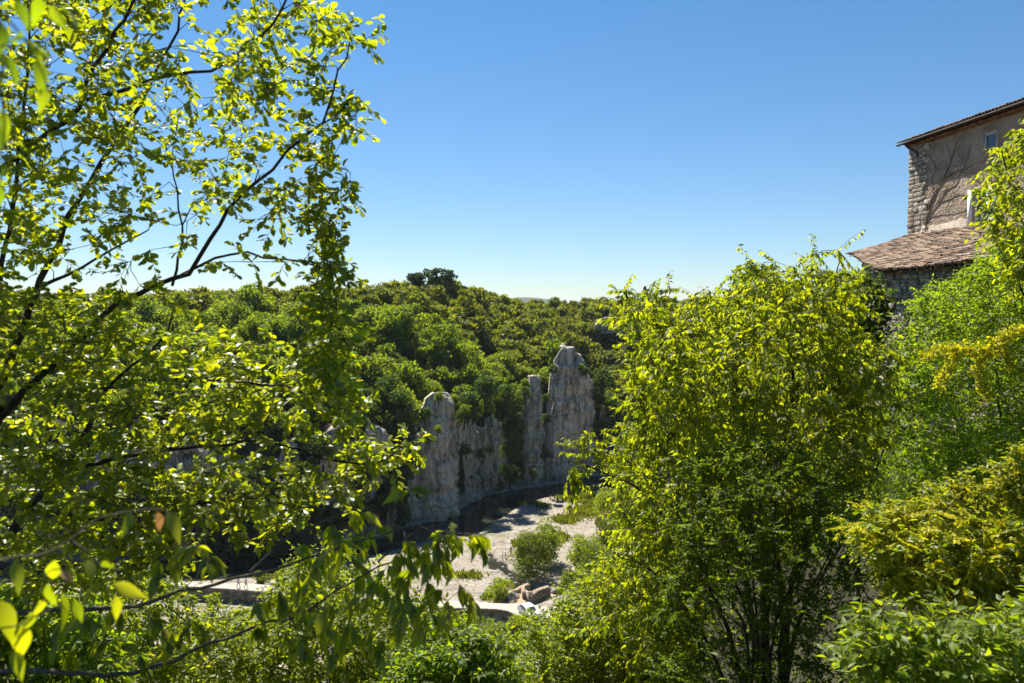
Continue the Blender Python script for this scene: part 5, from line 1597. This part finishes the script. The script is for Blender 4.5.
simple_tree('evergreen_shrub', 'dark rounded evergreen top rising through the hackberry crown below the skyline', 'shrub',
    [(738, 280), (752, 264), (772, 268), (790, 290), (775, 308), (748, 306)], 60, 14.5, 1.2, 'privet_leaf', 762,
    [[(762, 420), (762, 290)]], 0.05, 30, twig_r=0.005, step=0.3, n_sprig=5, length=0.26, n_leaf=14, size=0.08, T=T_KITEW, droop=0.2, spread=1.2, up_jit=0.8, want_stems=False)

# --- yellow flowering shrub at the right
def plumes(name, label, poly, n, d, thick, limbs_px, base_px, n_leaf=60, length=0.30, base_y=700, extra=None):
    base = P(base_px, base_y, d); base[2] = float(ground(base[0], base[1]))
    t = thing(name, label, 'flowering shrub')
    limbs = [(np.vstack([[base - np.array([0, 0, .2])], L3(l, d, d + rng.uniform(-.3, .3) * thick)]), 0.022, 0.004) for l in limbs_px]
    tg = crown_points(poly, n, d, thick, 60)
    if extra is not None: tg = np.vstack([tg, extra])
    mb, ed = grow(limbs, tg, 0.003, 0.12, lift=0.1)
    v, f = sprigs(tg, ed, 3, 0.20, 11, 0.05, T_KITE, droop=0.2, spread=1.0, side=0.9, up_jit=0.8)
    mesh_np('crown', v, f, M['lime_leaf'], t)
    v, f = sprigs(tg, nrm(ed + np.array([-0.4, 0, 0.4])), 4, 0.15, 46, 0.029, T_KITEW, droop=0.3, spread=1.15, side=1.5, up_jit=1.0, stems=mb, stem_r=0.001)
    mesh_np('blossom', v, f, M['yellow_leaf'], t)
    mb.build('trunk', M['bark'], t, True)
    bring_base(t, tuple(base))
    return t
plumes('flowering_shrub', 'yellow flowering shrub with feathery sprays before the green tree at right', [(846, 528), (872, 506), (900, 515), (925, 498), (960, 484), (985, 490), (1005, 462), (1060, 425), (1060, 630), (1000, 600), (960, 625), (915, 600), (890, 580), (868, 548)], 420, 6.6, 1.5,
       [[(985, 660), (950, 590), (900, 540), (860, 524)], [(990, 650), (985, 560), (960, 500)], [(1000, 650), (1030, 540), (1040, 450)], [(990, 670), (930, 620), (905, 590)]], 1000)
arch = []
arcs = [[(1060, 318), (1024, 329), (1003, 336), (990, 350), (960, 348), (940, 352), (921, 358)], [(985, 352), (960, 352), (948, 370), (936, 388)], [(992, 350), (978, 368), (982, 385), (988, 400)], [(1003, 338), (1006, 352), (1013, 368)]]
ab = P(1110, 660, 6.8); ab[2] = float(ground(ab[0], ab[1]))
t = thing('arching_shrub', 'few arching yellow sprays reaching in from the right edge before the green tree', 'flowering shrub')
mb = MB()
ln0 = smooth_line(np.vstack([[ab - np.array([0, 0, .2])], [P(1110, 480, 6.8)], [P(1095, 340, 6.8)], L3(arcs[0], 6.8)]), 0.06)
mb.tube(ln0, np.linspace(0.02, 0.003, len(ln0)), 5)
vv_, ff_, n_ = [], [], 0
for l in arcs:
    ln = smooth_line(L3(l, 6.8, 6.7), 0.012)
    if l is not arcs[0]: mb.tube(ln[::4], np.linspace(0.005, 0.002, len(ln[::4])), 4)
    q = np.repeat(ln, 12, 0); k = len(q)
    q = q + 0.028 * rng.standard_normal(q.shape)
    v, f = leaves_geo(q, rng.standard_normal((k, 3)) + np.array([0, 0, .3]), rng.standard_normal((k, 3)), 0.030 * (0.6 + 0.8 * rng.random(k)), T_KITEW)
    vv_.append(v); ff_.append(f + n_); n_ += len(v)
mesh_np('blossom', np.vstack(vv_), np.vstack(ff_), M['yellow_leaf'], t)
mb.build('stem', M['bark'], t, True)
bring_base(t, tuple(ab))

# --- broad-leaved bush, lower right corner
simple_tree('broadleaf_bush', 'bright broad-leaved bush filling the lower right corner below the yellow shrub', 'shrub',
    [(848, 612), (862, 596), (880, 610), (905, 598), (925, 612), (955, 600), (985, 625), (1010, 600), (1060, 575), (1060, 715), (842, 715), (850, 680), (838, 655)], 330, 4.3, 1.0, 'bush_leaf', 950,
    [[(945, 720), (900, 650), (868, 590), (866, 572)], [(950, 710), (960, 640), (980, 600)], [(955, 720), (1010, 650), (1040, 590)], [(940, 735), (880, 690), (830, 645), (806, 616)], [(948, 715), (925, 650), (915, 610)]], 0.02, 60,
    twig_r=0.0025, step=0.1, n_sprig=3, length=0.16, n_leaf=7, size=0.06, T=T_OVATE, droop=0.05, spread=1.0, side=0.9, up_jit=0.45, stem_r=0.0015)
def shoot(label, pts, d, n_leaf, size, mat, cat='shoot', name='young_shoot', T=T_OVATE, droop=0.1, base=None):
    ln = L3(pts, d)
    g0 = ln[0].copy(); g0[2] = float(ground(g0[0], g0[1])) - .1
    t = thing(name, label, cat)
    ln = smooth_line(np.vstack([[g0], ln]), 0.03)
    mb = MB(); mb.tube(ln, np.linspace(0.006, 0.0018, len(ln)), 5)
    k = np.linspace(len(ln) * 0.35, len(ln) - 1, n_leaf).astype(int)
    q = ln[k]; tt = nrm(np.gradient(ln, axis=0))[k]
    side = nrm(np.cross(tt, np.array([0, 0.3, 1.0]))) * np.where(np.arange(n_leaf) % 2, 1, -1)[:, None]
    ax = tt * 0.6 + side + 0.25 * rng.standard_normal(q.shape) - np.array([0, 0, droop])
    v, f = leaves_geo(q, ax, np.array([0, 0, 1]) + 0.4 * rng.standard_normal(q.shape), size * rng.uniform(.7, 1.2, n_leaf), T)
    mesh_np('leaves', v, f, M[mat], t); mb.build('stem', M['twig'], t, True)
    bring_base(t, tuple(g0)); return t
shoot('young leafy shoot standing up against the dark shrub beside the broad-leaved bush', [(868, 640), (862, 605), (852, 580), (858, 566)], 4.2, 12, 0.06, 'bush_leaf')
shoot('thin leaning shoot with small pale leaves reaching left over the dark shrub', [(862, 665), (845, 640), (822, 622), (806, 612)], 4.2, 14, 0.045, 'bush_leaf')
shoot('little leafy shoot poking up at the bottom edge left of the dark shrub stems', [(735, 720), (730, 690), (722, 666), (718, 656)], 5.0, 10, 0.06, 'bush_leaf')
shoot('little pale leafy shoot poking up at the bottom edge below the dark shrub', [(806, 720), (800, 695), (794, 674)], 5.0, 9, 0.05, 'bush_leaf')

# --- shrubs along the bottom, centre and left
simple_tree('lime_shrub', 'bright lime bush at the bottom just right of the river view', 'shrub',
    [(492, 650), (515, 628), (545, 615), (560, 592), (585, 572), (612, 545), (640, 560), (672, 610), (700, 650), (705, 710), (470, 710), (478, 670)], 620, 12.5, 3.0, 'lime_leaf', 600,
    [[(600, 660), (560, 630)], [(605, 650), (610, 590)], [(610, 660), (650, 610)], [(595, 690), (530, 665)]], 0.03, 70,
    twig_r=0.003, step=0.25, n_sprig=5, length=0.3, n_leaf=12, size=0.075, T=T_KITE, droop=0.2, spread=1.1, side=0.8, up_jit=0.8, stem_r=0.002)
simple_tree('lime_shrub', 'yellowish open shrub at the bottom left below the oak and hanging leaves', 'shrub',
    [(40, 600), (90, 575), (150, 570), (180, 582), (196, 610), (255, 610), (268, 592), (280, 565), (310, 548), (345, 545), (372, 565), (405, 595), (440, 612), (480, 622), (520, 645), (540, 710), (20, 710), (30, 640)], 1050, 8.0, 2.2, 'lime_leaf', 320,
    [[(320, 680), (300, 620), (325, 565)], [(315, 690), (220, 650), (150, 590)], [(325, 690), (390, 640), (430, 640)], [(330, 690), (360, 620), (350, 560)], [(310, 700), (150, 690), (80, 680)], [(330, 700), (460, 670), (510, 670)]], 0.03, 60,
    twig_r=0.003, step=0.18, n_sprig=4, length=0.22, n_leaf=11, size=0.058, T=T_KITE, droop=0.1, spread=1.1, side=0.8, up_jit=0.8, stem_r=0.0018)
simple_tree('dark_green_bush', 'dark green bush at the bottom edge between the two lime shrubs', 'shrub',
    [(395, 645), (430, 618), (475, 622), (510, 645), (525, 715), (380, 715)], 240, 6.5, 1.0, 'green_leaf', 450,
    [[(450, 690), (430, 645)], [(455, 690), (480, 640)], [(450, 700), (500, 670)]], 0.02, 50,
    twig_r=0.003, step=0.15, n_sprig=4, length=0.2, n_leaf=9, size=0.06, T=T_OVATE, droop=0.15, spread=1.1, side=0.8, up_jit=0.7, stem_r=0.0018)
simple_tree('shaded_bush', 'shaded dark bush low in the bottom left corner behind blurred leaves', 'shrub',
    [(-60, 590), (20, 580), (90, 600), (130, 640), (120, 715), (-60, 715)], 240, 5.6, 1.2, 'green_leaf', 30,
    [[(30, 690), (20, 620)], [(35, 690), (80, 630)], [(20, 690), (-20, 620)]], 0.02, 60,
    twig_r=0.003, step=0.15, n_sprig=4, length=0.2, n_leaf=9, size=0.06, T=T_OVATE, droop=0.2, spread=1.1, side=0.8, up_jit=0.7, stem_r=0.0018)

# --- hanging hackberry branches close by
nb_ = P(-120, 720, 3.4); nb_[2] = float(ground(nb_[0], nb_[1]))
near_limbs = [(np.vstack([[nb_ - np.array([0, 0, .1])], L3([(-60, 640), (40, 612), (150, 598), (250, 572), (325, 552), (395, 534), (440, 530), (482, 534)], 3.3, 3.2)]), 0.02, 0.0025),
              (np.vstack([[nb_ - np.array([0, 0, .1])], L3([(-40, 690), (120, 670), (240, 640), (300, 618), (348, 586), (378, 561), (420, 548), (455, 545)], 3.4, 3.5)]), 0.02, 0.0025),
              (L3([(250, 572), (290, 540), (330, 522), (352, 514)], 3.3, 3.4), 0.006, 0.002),
              (L3([(378, 561), (410, 535), (434, 524), (428, 505), (407, 486)], 3.5, 3.6), 0.005, 0.002)]
hang = [(456, 536), (466, 535), (474, 536), (480, 537), (448, 535), (440, 534), (430, 548), (440, 556), (452, 560), (425, 560), (415, 545), (405, 540), (398, 552), (412, 570), (428, 580), (440, 590), (448, 600), (460, 585), (400, 575), (388, 565), (380, 580), (392, 595), (405, 610), (418, 618), (372, 596), (362, 575), (352, 560), (342, 548), (330, 545), (320, 552), (345, 590), (335, 605), (325, 620), (350, 622), (370, 630), (310, 572), (298, 585), (305, 600), (290, 612), (280, 590), (268, 600), (262, 628), (285, 632), (310, 635), (210, 555), (195, 548), (178, 556), (160, 560), (190, 620), (205, 632), (170, 632), (150, 618), (300, 640), (330, 648), (385, 640), (410, 600), (428, 612),
        (409, 491), (330, 525), (350, 515), (300, 545), (372, 530), (355, 535), (120, 605), (95, 615), (60, 618), (30, 625), (110, 640), (140, 655), (70, 650)]
tg = np.array([P(a, b, rng.uniform(3.0, 3.7)) for a, b in hang])
plant('hackberry_sapling', 'near hackberry sapling whose long drooping leaves hang before the river', 'sapling', near_limbs, tg, 'near_leaf', nb_, bark='twig',
      twig_r=0.0018, step=0.07, lift=0.1, n_sprig=2, length=0.07, n_leaf=5, size=0.082, T=T_NEAR, droop=1.1, spread=0.8, side=0.45, up_jit=0.7, stem_r=0.0011)

# --- twigs right in front of the lens, out of focus
def near_twig(name, label, stem_px, d, leaves, dry=(), mat='near_leaf'):
    t = thing(name, label, 'twig')
    mb = MB()
    for l in stem_px:
        ln = smooth_line(L3(l, d), 0.02); mb.tube(ln, np.linspace(0.0028, 0.0011, len(ln)), 5)
    mb.build('stem', M['twig'], t, True)
    def lv(lst, mat, nm):
        if not lst: return
        q = np.array([P(a, b, d + rng.uniform(-.06, .06)) for a, b, *_ in lst])
        e = np.array([P(a + L * math.cos(w), b + L * math.sin(w), d) for a, b, L, w in lst])
        ax = e - q; L_ = 0.8 * np.linalg.norm(ax, axis=1)
        up = np.array([0.7, -0.25, 0.6]) + 0.5 * rng.standard_normal(q.shape)
        v, f = leaves_geo(q, ax, up, L_, T_NEAR)
        mesh_np(nm, v, f, M[mat], t)
    lv(leaves, mat, 'leaves'); lv(list(dry), 'dry_leaf', 'dry_leaves')
    p0 = P(*stem_px[0][0], d)
    bring_base(t, tuple(p0)); return t
R_ = math.radians
near_twig('near_twig', 'out of focus twig with long drooping leaves low at the left edge', [[(-90, 600), (0, 560), (40, 555), (70, 540), (100, 518), (150, 509), (168, 511)], [(70, 540), (88, 552), (105, 572), (112, 584)], [(-60, 640), (0, 628), (24, 624), (60, 604)]], 1.55,
    [(168, 511, 42, R_(66)), (88, 560, 30, R_(75)), (112, 584, 48, R_(22)), (100, 566, 26, R_(-10)), (92, 575, 40, R_(95)), (48, 583, 36, R_(80)), (60, 590, 55, R_(75)), (40, 600, 48, R_(110)), (72, 600, 34, R_(60)), (30, 612, 40, R_(100)), (20, 622, 55, R_(85)), (55, 560, 34, R_(100)), (130, 512, 30, R_(100)), (15, 560, 42, R_(80)), (0, 600, 60, R_(70)), (115, 596, 34, R_(80)), (10, 650, 46, R_(60))],
    [(157, 512, 28, R_(76)), (60, 570, 22, R_(40))])
near_twig('overhanging_twig', 'blurred leafy twig hanging in close at the top left corner', mat='green_leaf', stem_px=[[(-60, -60), (0, 10), (25, 40), (42, 70), (48, 92)], [(0, 10), (-5, 60), (5, 120), (0, 180)], [(-60, -60), (30, -10), (60, 8)]], d=1.25,
    leaves=[(38, 60, 40, R_(80)), (45, 85, 34, R_(100)), (25, 38, 46, R_(50)), (20, 30, 40, R_(120)), (0, 20, 46, R_(80)), (5, 55, 44, R_(60)), (-5, 75, 46, R_(100)), (0, 110, 42, R_(70)), (4, 125, 40, R_(110)), (0, 160, 38, R_(80)), (50, 5, 44, R_(60)), (40, -4, 40, R_(100)), (60, 8, 36, R_(30)), (15, 0, 40, R_(60)), (-10, 40, 46, R_(50)), (30, 48, 34, R_(20)), (0, 185, 34, R_(95))])
# ------------------------------------------------------------------ thin blue air over the whole valley
hz = MB()
hz.box((0, 3500, -15), (12500, 0, 0), (0, 12500, 0), (0, 0, 50))
m, nt = new_mat('valley haze')
pv_ = N(nt, "ShaderNodeVolumePrincipled")
pv_.inputs["Color"].default_value = (0.80, 0.90, 1.0, 1)
pv_.inputs["Density"].default_value = 0.00005
pv_.inputs["Anisotropy"].default_value = 0.0
out = N(nt, "ShaderNodeOutputMaterial"); nt.links.new(pv_.outputs[0], out.inputs["Volume"])
o = hz.build('haze', m); o["kind"] = "stuff"
